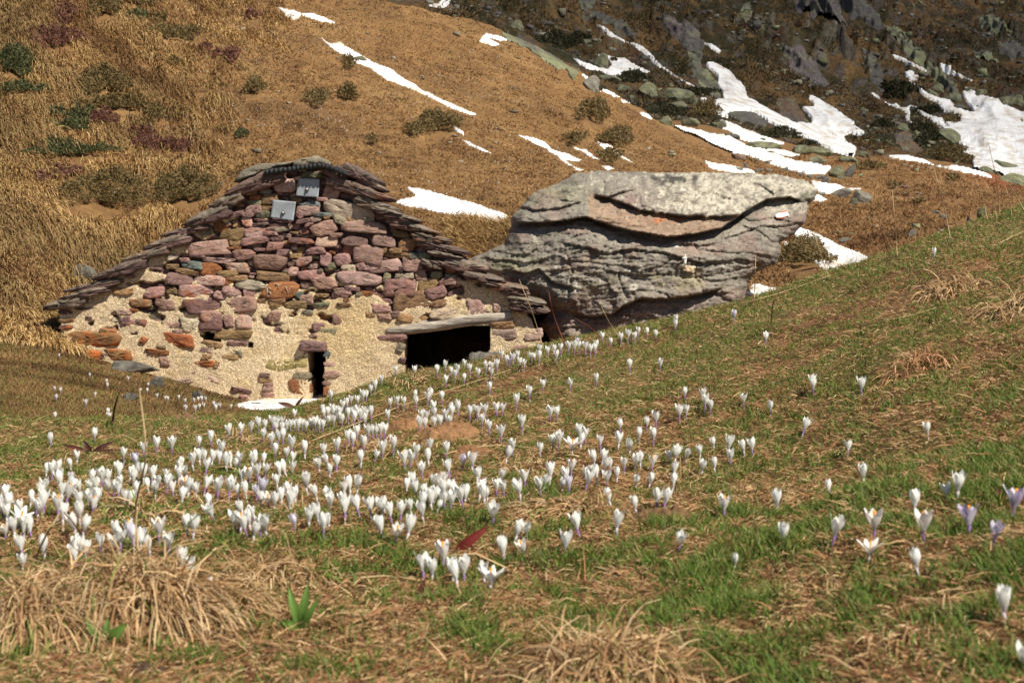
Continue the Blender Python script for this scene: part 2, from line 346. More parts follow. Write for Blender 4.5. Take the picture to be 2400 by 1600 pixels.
def snow(label, poly, thick=0.12):
    def lift(e, W):
        s = W[..., 1] / 40.0
        return np.where(e > 0, thick * s * (0.25 + 0.75 * smooth(0, 0.9 * s, e)) + 0.03 * s * fbm(W[..., 0] * 0.8, W[..., 1] * 0.8, 2, 3) * smooth(0, 0.5 * s, e), -0.10 * s)
    o = drape('snow_patch', poly, M_snow, lift, lambda V: (1, 1, 1), step=2.6)
    return tag(o, label, 'snow patch', 'snow patches on the slopes')
A = lambda pts: scaled(pts, 1200, 0, 1.96)
Z_ = lambda pts: scaled(pts, 0, 0, 1.96)
G_ = lambda pts: scaled(pts, 1700, 350, 3.36)
D_ = lambda pts: scaled(pts, 2000, 100, 4.48)
H_ = lambda pts: scaled(pts, 1500, 200, 3.92)
snow('thin diagonal snow streak below the dark cliffs, above the forked snow patch', A([(380,110),(420,125),(470,160),(520,190),(600,215),(640,250),(665,280),(690,305),(760,355),(850,402),(835,405),(740,350),(680,310),(640,290),(620,262),(560,215),(500,185),(450,170),(410,140)]))
snow('forked snow patch among dark juniper just past the green slab on the ridge', A([(285,270),(330,285),(390,310),(440,320),(455,300),(440,275),(385,250),(430,255),(470,268),(520,270),(545,290),(590,310),(640,335),(600,332),(560,322),(520,335),(515,365),(475,370),(440,345),(400,325),(340,318),(310,295)]))
snow('narrow snow strip running down right behind the sunny ridge below the green slab', A([(312,340),(350,345),(385,370),(430,385),(430,405),(480,430),(510,440),(490,450),(430,428),(385,408),(350,378)]))
snow('tiny snow scrap on the ridge between the narrow strip and the greenish rocks', A([(500,460),(560,468),(540,478),(510,474)]))
snow('large two-horned snow field flowing down the dark slope in the middle', A([(888,300),(920,292),(960,310),(1000,335),(1050,390),(1075,420),(1080,455),(1130,480),(1180,510),(1240,545),(1300,570),(1372,577),(1378,560),(1345,515),(1325,495),(1350,498),(1385,502),(1388,488),(1362,450),(1380,447),(1440,480),(1490,510),(1530,545),(1580,570),(1560,580),(1620,612),(1600,625),(1550,618),(1522,632),(1540,660),(1582,690),(1570,722),(1520,712),(1470,700),(1430,672),(1380,655),(1330,628),(1270,615),(1220,592),(1160,548),(1110,518),(1040,512),(982,522),(1000,545),(960,537),(900,495),(862,472),(868,455),(920,468),(972,462),(965,430),(945,395),(945,360),(910,320)]), 0.3)
snow('long sunlit snow bank curving along the foot of the grassy ridge above the boulder', A([(683,570),(740,580),(830,595),(900,615),(1000,630),(1040,655),(1090,680),(1160,690),(1230,720),(1300,745),(1380,752),(1465,772),(1440,802),(1370,802),(1300,788),(1230,768),(1150,740),(1090,715),(1000,703),(940,692),(880,667),(800,642),(730,605),(690,592)]), 0.22)
snow('snow tongue between the slabs just above the long sunlit snow bank', A([(948,550),(1000,560),(1060,590),(1130,615),(1200,640),(1252,660),(1222,668),(1192,680),(1250,690),(1322,715),(1280,720),(1200,702),(1160,682),(1110,662),(1050,642),(1008,612),(970,592)]))
snow('small snow scrap on the ridge left of the long snow bank', A([(583,515),(620,525),(655,545),(630,548),(600,532)]))
snow('snow strip just behind the top edge of the great boulder', A([(885,742),(960,755),(1040,770),(1100,780),(1125,797),(1020,795),(930,780),(900,765)]))
snow('small lone snow spot high on the brown slope above the two-horned snow field', A([(883,200),(920,204),(962,235),(952,252),(915,227)]))
snow('slanting snow streak under the tall greenish rock slab', A([(1733,245),(1780,262),(1840,288),(1880,312),(1912,335),(1870,318),(1810,297),(1760,272)]))
snow('snow patch just past the tall greenish rock slab, beside the far slope', D_([(885,215),(960,225),(1030,250),(1030,285),(1085,320),(1160,360),(1272,405),(1240,412),(1150,380),(1040,350),(950,320),(930,280)]))
snow('broad snow field with grey stones poking through, at the edge of the photo', D_([(530,335),(600,310),(650,330),(620,345),(690,380),(650,400),(590,395),(640,450),(700,490),(740,535),(830,570),(920,605),(1010,620),(1040,650),(1080,690),(1190,740),(1280,745),(1220,690),(1185,640),(1140,560),(1140,530),(1185,530),(1170,482),(1240,520),(1300,555),(1400,580),(1520,610),(1600,670),(1700,720),(1800,760),(2100,800),(2100,1460),(1800,1430),(1600,1400),(1500,1430),(1400,1400),(1260,1340),(1250,1250),(1240,1230),(1130,1170),(1080,1120),(1150,1100),(1010,990),(900,880),(1000,910),(960,850),(1120,850),(1120,820),(1000,750),(880,690),(880,640),(790,600),(720,550),(630,450)]), 0.3)
snow('zigzag snow band down the dark slope left of the broad snow field', D_([(150,505),(240,545),(330,620),(400,650),(460,640),(490,680),(540,690),(600,660),(670,680),(680,700),(760,740),(850,780),(950,800),(960,850),(1000,910),(1010,985),(960,940),(880,860),(800,810),(740,770),(650,710),(590,710),(600,750),(590,800),(650,875),(560,830),(530,770),(570,755),(480,700),(390,670),(310,620),(220,560)]))
snow('snow rim curving along the back of the grassy knoll', D_([(345,1185),(440,1190),(380,1110),(480,1145),(560,1175),(660,1210),(780,1245),(880,1290),(960,1295),(1060,1295),(1180,1310),(1260,1300),(1400,1380),(1500,1435),(1400,1410),(1200,1370),(1050,1345),(900,1315),(700,1250),(560,1240),(420,1215)]))
snow('snow patch right behind the boulder tip beside the two leaning rocks', A([(1368,828),(1420,838),(1500,850),(1540,867),(1605,867),(1540,880),(1470,892),(1420,887),(1390,868)]))
snow('small snow scrap by the boulder tip below the larger snow patch', A([(1395,893),(1430,908),(1455,918),(1420,928),(1385,925)]))
snow('topmost snow patch on the ridge between grass and cliffs', Z_([(1280,35),(1320,45),(1380,60),(1440,65),(1500,85),(1537,106),(1480,102),(1420,85),(1385,70),(1360,96),(1310,77)]), 0.09)
snow('longest snow streak slanting down the middle of the brown hillside', Z_([(1478,176),(1520,205),(1560,190),(1600,220),(1650,250),(1720,290),(1800,320),(1840,350),(1920,400),(2000,445),(2080,480),(2192,527),(2170,532),(2080,502),(1960,442),(1880,407),(1840,392),(1760,360),(1700,317),(1620,282),(1560,242),(1500,205)]), 0.1)
snow('small snow sliver beside a shrub below the longest hillside streak', Z_([(2048,563),(2090,578),(2132,610),(2132,627),(2090,602)]), 0.06)
snow('short snow sliver lowest under the longest hillside streak', Z_([(2108,633),(2160,653),(2230,688),(2272,711),(2230,702),(2160,672)]), 0.06)
snow('small snow patch at the very top edge of the photo', Z_([(1965,28),(2010,20),(2040,-10),(2075,0),(2060,35),(2010,40)]), 0.1)
snow('small snow streak on the ridge beside the long greenish slab', Z_([(2165,158),(2230,173),(2302,208),(2262,212),(2200,190),(2230,150),(2300,168),(2352,190),(2290,185)]), 0.08)
snow('white snow patch on the hillside between the hut roof and the boulder', scaled([(948,480),(1040,460),(1150,435),(1060,343),(1180,360),(1280,380),(1400,415),(1530,460),(1680,490),(1790,530),(1880,570),(1960,585),(2062,650),(1980,682),(1840,692),(1720,662),(1600,642),(1480,602),(1340,577),(1220,550),(1080,522),(1000,502)], 680, 350, 3.92), 0.1)
snow('longest of the thin snow stripes on the slope above the boulder', A([(32,623),(80,628),(150,653),(180,685),(250,705),(330,738),(300,742),(245,738),(300,770),(347,786),(300,784),(240,748),(190,707),(140,677),(90,652)]), 0.07)
snow('middle thin snow stripe on the slope above the boulder', A([(283,678),(340,688),(402,735),(360,724)]), 0.07)
snow('upper thin snow stripe on the slope above the boulder', A([(393,653),(440,663),(490,698),(558,750),(500,728),(430,692)]), 0.07)
snow('short snow stripe touching the boulder top line', A([(408,763),(450,760),(488,781),(440,783)]), 0.07)
snow('bright snow triangle beyond the meadow crest beside the boulder', G_([(550,625),(590,618),(640,640),(720,668),(800,708),(900,758),(1000,800),(1080,830),(1152,860),(1080,890),(980,925),(850,972),(780,905),(800,872),(740,800),(640,735),(590,713),(540,680)]), 0.16)
snow('dirty edge strip of snow left of the bright snow triangle', G_([(438,735),(462,723),(540,752),(640,800),(740,860),(800,890),(845,975),(760,937),(690,882),(600,832),(520,772)]), 0.12)
snow('small snow patch below the boulder overhang beside the crest', G_([(190,1060),(260,1063),(330,1085),(432,1095),(380,1130),(290,1155),(165,1165),(165,1120),(220,1100),(190,1085)]), 0.15)
snow('snow wedge lying at the foot of the hut door slit', [(548,951),(580,943),(616,937),(654,934),(680,932),(708,927),(757,925),(776,932),(760,945),(726,952),(695,958),(664,964),(616,963),(590,960),(565,957)], 0.22)

# ---- rock outcrops (cliffs) on the mountain
M_rock = vcol_mat('lichen_rock', 0.85, ((0.6, 0.3), (2.2, 0.35), (9, 0.25)), ((1.0, 0.7, 0.35), (4, 0.8, 0.12), (14, 0.6, 0.04)))
RC = {'p': (0.150, 0.125, 0.118), 'g': (0.215, 0.220, 0.120), 'd': (0.115, 0.105, 0.092), 'k': (0.25, 0.23, 0.185), 'y': (0.40, 0.40, 0.16), 'b': (0.150, 0.100, 0.062)}
def rockcol(V, code, k=0.35, seed=0.0):
    n = fbm(V[:, 0] * k, V[:, 1] * k, V[:, 2] * k + seed, 4); n2 = fbm(V[:, 0] * k * 3 + 9, V[:, 1] * k * 3, V[:, 2] * k * 3, 3)
    c = mixc(RC[code], np.array(RC['d']) * 0.9, smooth(0.0, 0.55, n) * 0.75)
    return mixc(c, RC['k'] if code in 'gyk' else RC['g'], smooth(0.2, 0.6, n2) * 0.55)
def outcrop(label, poly, code, hgt=1.2, dirv=(0.45, -0.25, -0.85)):
    d = np.array(dirv) / np.linalg.norm(dirv); e = np.cross(d, (0, 1, 0.0)); e /= np.linalg.norm(e); f = np.cross(d, e)
    seed = rng.random() * 50
    def lift(ed, W):
        a, b, c = W @ d, W @ e, W @ f
        r = ridged(a * 0.14 + seed, b * 0.75, c * 0.75, 4); n = fbm(a * 0.5, b * 1.6, c * 1.6 + seed, 4)
        sb = (b * 0.75 + 0.35 * c + 0.9 * fbm(a * 0.12, b * 0.2, seed, 2)); st = np.floor(sb); saw = sb - st
        return np.where(ed > 0, smooth(0, 2.2, ed) * hgt * 1.05 * (0.25 + 0.40 * r + 0.22 * n + 0.55 * np.clip(saw, 0, 1.5)) + 0.04, -0.3)
    o = drape('rock_outcrop', poly, M_rock, lift, lambda V: rockcol(V, code, 0.3, seed), step=2.6, ragged=13.0, up=(-0.25, -0.75, 0.6), sm=False)
    return tag(o, label, 'rock outcrop', 'cliffs and slabs on the mountainside')
T_ = lambda pts: scaled(pts, 1600, 0, 1.68)
S_ = lambda pts: scaled(pts, 1200, 0, 2.688)
outcrop('tall purplish grey cliff slab in the middle of the mountain', T_([(430,-30),(600,-30),(640,80),(660,160),(690,220),(725,310),(732,352),(700,335),(650,290),(610,240),(620,190),(590,150),(565,110),(490,80),(440,50)]), 'p', 2.2)
outcrop('dark cliff shoulder at the top edge right of the purplish slab', T_([(610,-30),(700,-30),(770,60),(782,112),(750,127),(720,90),(690,75),(660,90),(632,40)]), 'd', 1.8)
outcrop('long smooth greenish slab plunging towards the broad snow field', T_([(788,95),(830,93),(870,130),(920,180),(960,220),(1000,265),(1060,310),(1100,370),(1107,412),(1060,402),(1020,340),(970,300),(960,270),(900,240),(860,200),(830,160),(800,120)]), 'g', 2.4)
outcrop('broken cliff ribs above the notch of the two-horned snow field', T_([(393,180),(430,183),(460,160),(500,220),(540,280),(592,342),(560,352),(500,322),(460,302),(408,252)]), 'p', 1.5)
outcrop('dark narrow crag left of the lone snow spot', T_([(-10,80),(40,88),(80,160),(82,222),(70,242),(48,222),(20,200),(-10,180)]), 'd', 1.6)
outcrop('green lichened crag leaning over the left horn of the snow field', S_([(1098,320),(1160,320),(1200,420),(1260,470),(1312,560),(1314,628),(1250,612),(1170,525),(1110,430)]), 'g', 1.8)
outcrop('black stepped cliff band just above the thin diagonal snow streak', S_([(485,60),(560,80),(640,110),(700,130),(762,170),(774,252),(700,232),(690,192),(640,182),(560,132),(495,112)]), 'd', 1.6)
outcrop('wet glistening rib of rock above the green lichened crag', S_([(925,80),(1000,110),(1060,140),(1120,160),(1162,180),(1214,270),(1204,332),(1150,282),(1090,232),(1020,252),(955,150)]), 'p', 1.6)
outcrop('dark crag cut by the top edge nearest the ridge snow', S_([(405,-30),(522,-30),(522,40),(470,78),(425,40)]), 'd', 1.5)
outcrop('grey knobbly outcrop highest on the far right slope', T_([(1148,70),(1210,53),(1270,80),(1292,122),(1230,127),(1158,102)]), 'g', 1.6)
outcrop('grey outcrop in the middle of the far right slope', T_([(1138,200),(1200,198),(1252,250),(1252,287),(1200,272),(1148,242)]), 'g', 1.5)
outcrop('outcrop touching the right edge of the photo on the far slope', T_([(1238,165),(1330,148),(1360,230),(1290,237),(1248,212)]), 'd', 1.5)
outcrop('thin dark rib between the purplish slab and the slanting snow streak', T_([(705,190),(742,198),(792,280),(784,372),(750,332),(720,252)]), 'd', 1.4)
outcrop('rusty brown rock face between the two horns of the snow field', H_([(1240,110),(1400,120),(1470,200),(1532,270),(1584,362),(1530,378),(1440,352),(1330,322),(1270,260)]), 'b', 1.2)
outcrop('brown broken outcrop just left of the broad snow field', D_([(435,945),(560,925),(702,1050),(722,1205),(650,1195),(520,1132),(436,1050)]), 'b', 1.2)
outcrop('small crag at the top edge between the wet rib and the purplish slab', T_([(230,20),(262,10),(285,70),(250,90),(225,60)]), 'g', 1.0)
outcrop('rounded dark hump of rock surrounded by the two-horned snow field', H_([(790,240),(980,232),(1080,260),(1160,320),(1200,440),(1100,400),(980,340),(880,310),(820,280)]), 'd', 0.9)
outcrop('lichen-green rock slab lying on the sunny ridge line', S_([(-60,170),(0,200),(60,220),(180,265),(300,320),(360,350),(420,380),(467,430),(450,462),(385,488),(340,442),(300,432),(240,422),(190,372),(120,332),(60,292),(0,275),(-60,230)]), 'g', 0.7)

# ---- rocks: six shapes, each rock a copy with its own size and turn
def rock_mesh(i):
    bpy_me = None
    r = np.random.default_rng(100 + i)
    nu, nv = 26, 40; th = np.linspace(0, math.pi, nu); ph = np.linspace(0, 2 * math.pi, nv + 1)[:-1]
    T, Pp = np.meshgrid(th, ph, indexing='ij')
    V = np.stack([np.sin(T) * np.cos(Pp), np.sin(T) * np.sin(Pp), np.cos(T)], -1).reshape(-1, 3)
    for k in range(17):                                           # planar breaks
        n = r.normal(size=3); n[2] *= 0.8; n /= np.linalg.norm(n); d = 0.42 + 0.36 * r.random(); e = V @ n - d; V = V - np.where(e > 0, e, 0)[:, None] * n * 0.99
    V = 1.25 * V; V = V + V * (0.05 * fbm(V[:, 0] * 1.7 + i * 5, V[:, 1] * 1.7, V[:, 2] * 1.7, 4) + 0.04 * ridged(V[:, 0] * 2 + i, V[:, 1] * 2, V[:, 2] * 5, 3))[:, None]
    a = np.arange(nu * nv).reshape(nu, nv); b = np.roll(a, -1, 1)
    F = np.stack([a[:-1], b[:-1], b[1:], a[1:]], -1).reshape(-1, 4)[:, ::-1]
    return V, F
_rocks = [rock_mesh(i) for i in range(6)]
_rock_me = {}
def rock(label, px, py, w, h, code, roll=0.0, deep=0.8, d=None, name='rock', cat='rock', group='grey and green lichened rocks on the slopes'):
    i = random.randrange(6); key = (i, code)
    if key not in _rock_me:
        V, F = _rocks[i]; _rock_me[key] = mesh_np('rock', V, F, M_rock_s, rockcol(V * 2.5, code, 0.6, i * 3.3), smooth_=False)
    SKIP.append(('e', px, py, w * 0.5, h * 0.5)); p = hit(px, py + h * 0.30, 7.4)[0] if d is None else at(px, py + h * 0.3, d); m = p[1] / FPX
    o = link(name, _rock_me[key], loc=(p[0], p[1] + 0.15 * w * m, p[2] + 0.18 * h * m)); o.scale = (w * m * 0.55, w * m * 0.5 * deep, h * m * 0.62)
    o.rotation_euler = (0.1, R_(roll), random.uniform(-0.5, 0.5))
    return tag(o, label, cat, group)
M_rock_s = vcol_mat('rock_surface', 0.88, ((1.5, 0.3), (5, 0.35)), ((3, 0.7, 0.15), (10, 0.7, 0.05)))
for row in '''H 60 60 200 130 g 18|flat-topped greenish rock where the ridge meets the juniper
H 330 90 330 130 g 12|broad greenish rock left of the shrubby snow edge
H 370 190 280 100 g 20|long tilted greenish slab under the broad greenish rock
H 490 140 110 120 g 8|square greenish block touching the snow field's left tip
H 240 330 190 110 g 8|greenish block just above the left end of the long snow bank
H 455 345 150 95 g 5|rounded yellow-green block on the upper edge of the long snow bank
H 1110 555 330 80 g 6|flat greenish slab lying between two snow tongues
H 1190 622 80 40 g 0|small stone at the tip of the snow tongue slab
H 1470 600 180 100 g 10|greenish wedge of rock below the two-horned snow field
H 1675 612 220 110 g 10|large pale slab at the lower tip of the two-horned snow field
H 1600 690 140 90 g 5|rounded rock below the large pale slab
H 1685 697 70 60 g 0|small block wedged under the large pale slab
H 1830 800 150 160 g -30|lichened left half of the split rock at the knoll's foot
H 1925 790 120 170 d 35|dark leaning right half of the split rock at the knoll's foot
H 1712 865 115 95 k 0|round grey stone left of the split rock beside the snow
H 1900 680 160 65 g 12|flat greenish rock just above the split rock
H 1640 845 90 45 k 0|small grey stone between the snow bank and the boulder tip
H 1565 838 50 60 k 0|little upright stone right over the boulder's top edge
H 1960 1072 80 85 g 10|small square greenish stone in front of the bigger grey rock
H 2060 1030 180 140 k 20|grey rock with dark underside beside the small snow strip
H 1835 992 170 85 k -10|grey split stone on the lower edge of the boulder-tip snow
H 1670 1000 90 42 k 0|flat stone touching the boulder tip
H 1130 500 60 45 g 0|single stone standing on the snow tongue
H 735 365 90 85 g 0|pale green stone at the snow tongue's head
H 860 470 150 65 d 5|dark hummock of rock between two snow tongues
D 1010 990 300 130 g 33|long greenish slab on the left rim of the broad snow field
D 1325 682 110 48 g 22|topmost small stone in the middle of the broad snow field
D 1505 778 180 55 g 18|longest of the three stones stacked down the broad snow field
D 1482 886 160 55 g 18|middle stone of the three stacked down the broad snow field
D 1492 960 120 50 g 18|lowest stone of the three stacked down the broad snow field
D 1635 1300 290 110 g 15|big flat rock in the lower part of the broad snow field
D 1388 1342 180 65 g 15|jagged flat rock near the snow rim of the knoll
D 1215 1110 110 42 k 15|small grey stone at the tip of the long greenish slab
D 1765 845 210 100 g 15|greenish rock cut by the photo's right edge in the snow
D 1610 630 200 125 g 5|rounded big rock on the upper rim of the broad snow field
D 1735 620 140 105 g 5|rounded rock right behind the big one on the snow rim
D 1340 532 135 85 g 10|green block at the upper snow rim near the plunging slab
D 1240 490 120 60 g 10|flat stone at the foot of the far snow patch
D 840 540 150 80 g 30|smooth pale green rock between zigzag snow and plunging slab
D 890 485 140 80 g 30|green rock leaning on the plunging slab
D 520 900 135 75 g 8|square pale block on top of the brown broken outcrop
D 672 985 110 150 g 30|tilted green block on the right of the brown broken outcrop
D 1120 680 220 90 d 20|dark rock ledge under the foot of the plunging slab
D 1690 1445 320 110 g 8|dark green rock lying behind the knoll crest
D 100 735 65 105 k 10|upright grey stone on the brown slope right of the snow field
D 440 818 75 42 g 10|small pale stone on the brown slope above the square block
D 1760 1132 110 50 k 5|stone at the photo's right edge in the snow field
D 100 1172 120 65 g 5|greenish rock at the back edge of the knoll
S 30 168 85 58 g 5|green rounded rock just above the ridge slab's upper end
S 200 140 140 32 d 8|thin dark ledge on the slope above the ridge slab
S 465 265 55 32 g 0|small green stone above the forked snow patch
S 490 292 42 26 g 0|tiny stone right below the small green stone
S 545 255 52 42 g 15|green stone between the two dark slopes of juniper
S 568 395 115 85 g 15|rounded green rock framed by the forked snow patch
S 600 492 130 45 g 10|low green slab below the forked snow patch
S 690 560 90 52 g 15|green slab beside the narrow snow strip
S 750 616 44 32 g 0|little green stone at the end of the narrow snow strip
S 490 535 115 95 k 30|grey buttress rock under the end of the ridge slab
G 1125 540 36 22 k 0|tiny grey stone on the brown flat beyond the crest
G 945 715 115 34 k 0|flat grey stone just above the bright snow triangle
G 1475 672 85 62 k 5|squarish grey stone nearest the crest on the brown flat
G 1715 530 82 42 k 0|pale stone with a flat top beside the knoll's foot
G 1650 497 62 34 k 0|pinkish pale stone behind the flat-topped one
H 890 662 50 24 k 0|first small stone in the line under the long snow bank
H 955 655 70 38 k 0|second small stone in the line under the long snow bank
H 1080 686 50 50 k 0|pointed stone in the line under the long snow bank
H 975 740 60 36 k 0|stone in the brown grass behind the boulder's top line
H 1180 708 80 34 k 0|flat stone touching the lower rim of the long snow bank
H 915 768 95 40 k 0|broad low stone behind the boulder's top line
H 1085 782 70 42 k 0|stone nearest the end of the snow strip behind the boulder
H 1185 782 75 42 k 0|stone pair partner right of the snow strip's end
H 1330 772 80 40 k 0|pale stone below the widest part of the snow bank
H 1390 797 45 36 k 0|small round stone right after the pale stone
H 1475 818 80 42 k 0|last stone of the line before the boulder tip'''.split('\n'):
    a, lab = row.split('|'); a = a.split(); px, py, w, h = (float(v) for v in a[1:5])
    ox, oy, k = {'H': (1500, 200, 3.92), 'D': (2000, 100, 4.48), 'S': (1200, 0, 2.688), 'G': (1700, 350, 3.36)}[a[0]]
    rock(lab, ox + px / k, oy + py / k, w / k, h / k, a[5], float(a[6]))
rock('grey weathered stone half sunk in the lawn left of the hut', 300, 933, 36, 24, 'k')
rock('long grey slate at the foot of the orange cornerstones', 295, 861, 112, 30, 'k', 8)
rock('upright grey stone at the hut foot right of the slate', 366, 896, 34, 36, 'k', 15)
rock('small rough stone at the hut foot near the snow wedge', 463, 926, 30, 30, 'k', 20)
rock('dark grey rock sticking out of the grass above the left eave', 190, 640, 62, 52, 'k', 25)
rock('flat green stone lying in the longest hillside snow streak', 847, 138, 44, 16, 'g', 25)
rock('long pale grey slab just behind the meadow crest', 2300, 580, 170, 150, 'k', -12, d=7.3)
rock('yellow-green lichened stone at the left end of the crest slab', 2212, 580, 30, 85, 'y', 0, d=7.2)
rock('pale lichened stone on top of the crest slab', 2304, 497, 34, 30, 'y', 0, d=7.45)
rock('rounded grey-green boulder propped in the window opening of the hut', 1150, 872, 116, 128, 'k', 0, d=16.8)

# ---- scree: broken stones too many to count
def scree(name, label, n, region, lo, hi, size, cols, seed, dens):
    r = np.random.default_rng(seed); px, py = r.uniform(region[0], region[1], n), r.uniform(region[2], region[3], n); H = hit(px, py, lo, hi); k = (H[:, 1] > lo * 1.01) & (H[:, 1] < hi * 0.98) & (r.random(n) < dens(px, py, H))
    for k_ in SKIP:
        if k_[0] == 'p': k &= edge_dist(k_[1], px, py) < -3
    H = H[k]; n = len(H); s = size * r.lognormal(0, 0.45, n) * (H[:, 1] / 90) ** 0.7
    cube = np.array([[x, y, z] for x in (-1, 1) for y in (-1, 1) for z in (-1, 1)], float); B_ = cube[None] * (1 + r.uniform(-0.45, 0.25, (n, 8, 3))) * np.stack([s, s * r.uniform(0.5, 1, n), s * r.uniform(0.3, 0.75, n)], 1)[:, None]
    a = r.uniform(0, 6.28, n); ca, sa = np.cos(a)[:, None], np.sin(a)[:, None]; x, y = B_[..., 0] * ca - B_[..., 1] * sa, B_[..., 0] * sa + B_[..., 1] * ca; V = np.stack([x, y, B_[..., 2]], -1) + (H + np.array([0, 0, 1]) * (0.2 * s)[:, None])[:, None]
    F = (np.arange(n) * 8)[:, None, None] + np.array([[0, 1, 3, 2], [4, 6, 7, 5], [0, 4, 5, 1], [2, 3, 7, 6], [0, 2, 6, 4], [1, 5, 7, 3]])[None]
    C = np.repeat(np.array(cols)[r.integers(0, len(cols), n)] * r.uniform(0.7, 1.3, (n, 1)), 8, 0)
    return tag(link(name, mesh_np(name, V.reshape(-1, 3), F.reshape(-1, 4), M_rock_s, C)), label, 'stones', kind='stuff')
GREYS = [RC['g'], RC['k'], RC['d'], RC['p'], (0.24, 0.22, 0.15)]
def ros(px, py, H): return np.clip(0.15 + 1.2 * fbm(H[:, 0] * 0.16, H[:, 1] * 0.16, 23, 3), 0.03, 1)
scree('scree', 'broken stones strewn over the dark mountainside', 5200, (1000, 2460, -20, 420), 66.5, 330, 0.115, GREYS, 51, ros)
scree('loose_stones', 'small loose stones in the grass below the ridge and on the flat', 420, (1500, 2300, 330, 560), 24, 66, 0.10, [RC['k'], RC['g'], (0.30, 0.2, 0.14)], 52, ros)
scree('flat_stones', 'small flat stones lying in the turf of the open hillside', 200, (500, 1500, 60, 520), 19, 60, 0.075, [(0.24, 0.20, 0.14), (0.30, 0.23, 0.15)], 53, lambda px, py, H: 0.6)
# ---- shrubs
M_leaf = vcol_mat('shrub_leaf', 0.7, (), (), 0.3, 0.15)
LC = {'j': ((0.055, 0.066, 0.024), (0.115, 0.115, 0.042)), 'h': ((0.125, 0.048, 0.040), (0.23, 0.115, 0.06)), 'b': ((0.115, 0.085, 0.030), (0.23, 0.155, 0.06)), 'd': ((0.030, 0.032, 0.012), (0.070, 0.058, 0.022))}
def leaves(P, size, cols, seed):
    n = len(P); r = np.random.default_rng(seed)
    a = r.normal(size=(n, 3)); a[:, 2] = np.abs(a[:, 2]) * 0.9 + 0.2; a /= np.linalg.norm(a, axis=1)[:, None]
    b = np.cross(a, r.normal(size=(n, 3))); b /= np.linalg.norm(b, axis=1)[:, None]
    s = size * (0.6 + 0.8 * r.random(n))[:, None]
    V = np.stack([P - a * s * 0.2, P + a * s * 0.7 + b * s * 0.42, P + a * s * 1.6, P + a * s * 0.7 - b * s * 0.42], 1).reshape(-1, 3)
    return V, np.arange(n * 4).reshape(n, 4), np.repeat(cols, 4, 0)
def shrub(label, px, py, w, h, kind, name='shrub', cat='shrub', group='low shrubs on the hillside'):
    n = int(min(9000, max(420, w * h * 1.25))); r = np.random.default_rng(int(px * 7 + py))
    rad = np.sqrt(r.random(n)); th = r.random(n) * 2 * math.pi
    wob = 1 + 0.28 * np.sin(th * 3 + px) + 0.18 * np.sin(th * 5 + py)
    ex, ey = px + 0.58 * w * rad * np.cos(th) * wob, py + 0.12 * h + 0.46 * h * rad * np.sin(th) * wob
    SKIP.append(('e', px, py + 0.15 * h, w * 0.54, h * 0.75)); P = hit(ex, ey, 7.4); m = np.median(P[:, 1]) / FPX; ok = np.abs(P[:, 1] - np.median(P[:, 1])) < 0.12 * np.median(P[:, 1]); P = P[ok]; rad = rad[ok]
    k = 1.0 / (w * m * 0.22); kp = 0.55 * fbm(P[:, 0] * k * 1.3, P[:, 1] * k * 1.3, py, 3) + 1.05 - rad * 0.75 > r.random(len(P)) * 0.45; P = P[kp]; rad = rad[kp]
    cl = np.clip(0.6 + 0.9 * fbm(P[:, 0] * k, P[:, 1] * k, px, 3), 0.05, 1.4)
    P[:, 2] += r.random(len(P)) ** 0.6 * (1 - rad ** 2 * 0.8) * 0.70 * h * m * cl + 0.10 * (kind != 'd')
    c0, c1 = LC[kind]; t = np.clip(r.random(len(P)) * 0.7 + 0.3 * fbm(P[:, 0] * k * 2, P[:, 1] * k * 2, 5, 2), 0, 1)
    V, F, C = leaves(P, max(0.018, 3.3 * m), mixc(c0, c1, t), int(px))
    c = P.mean(0); return tag(link(name, mesh_np(name, V - c, F, M_leaf, C), loc=c), label, cat, group)
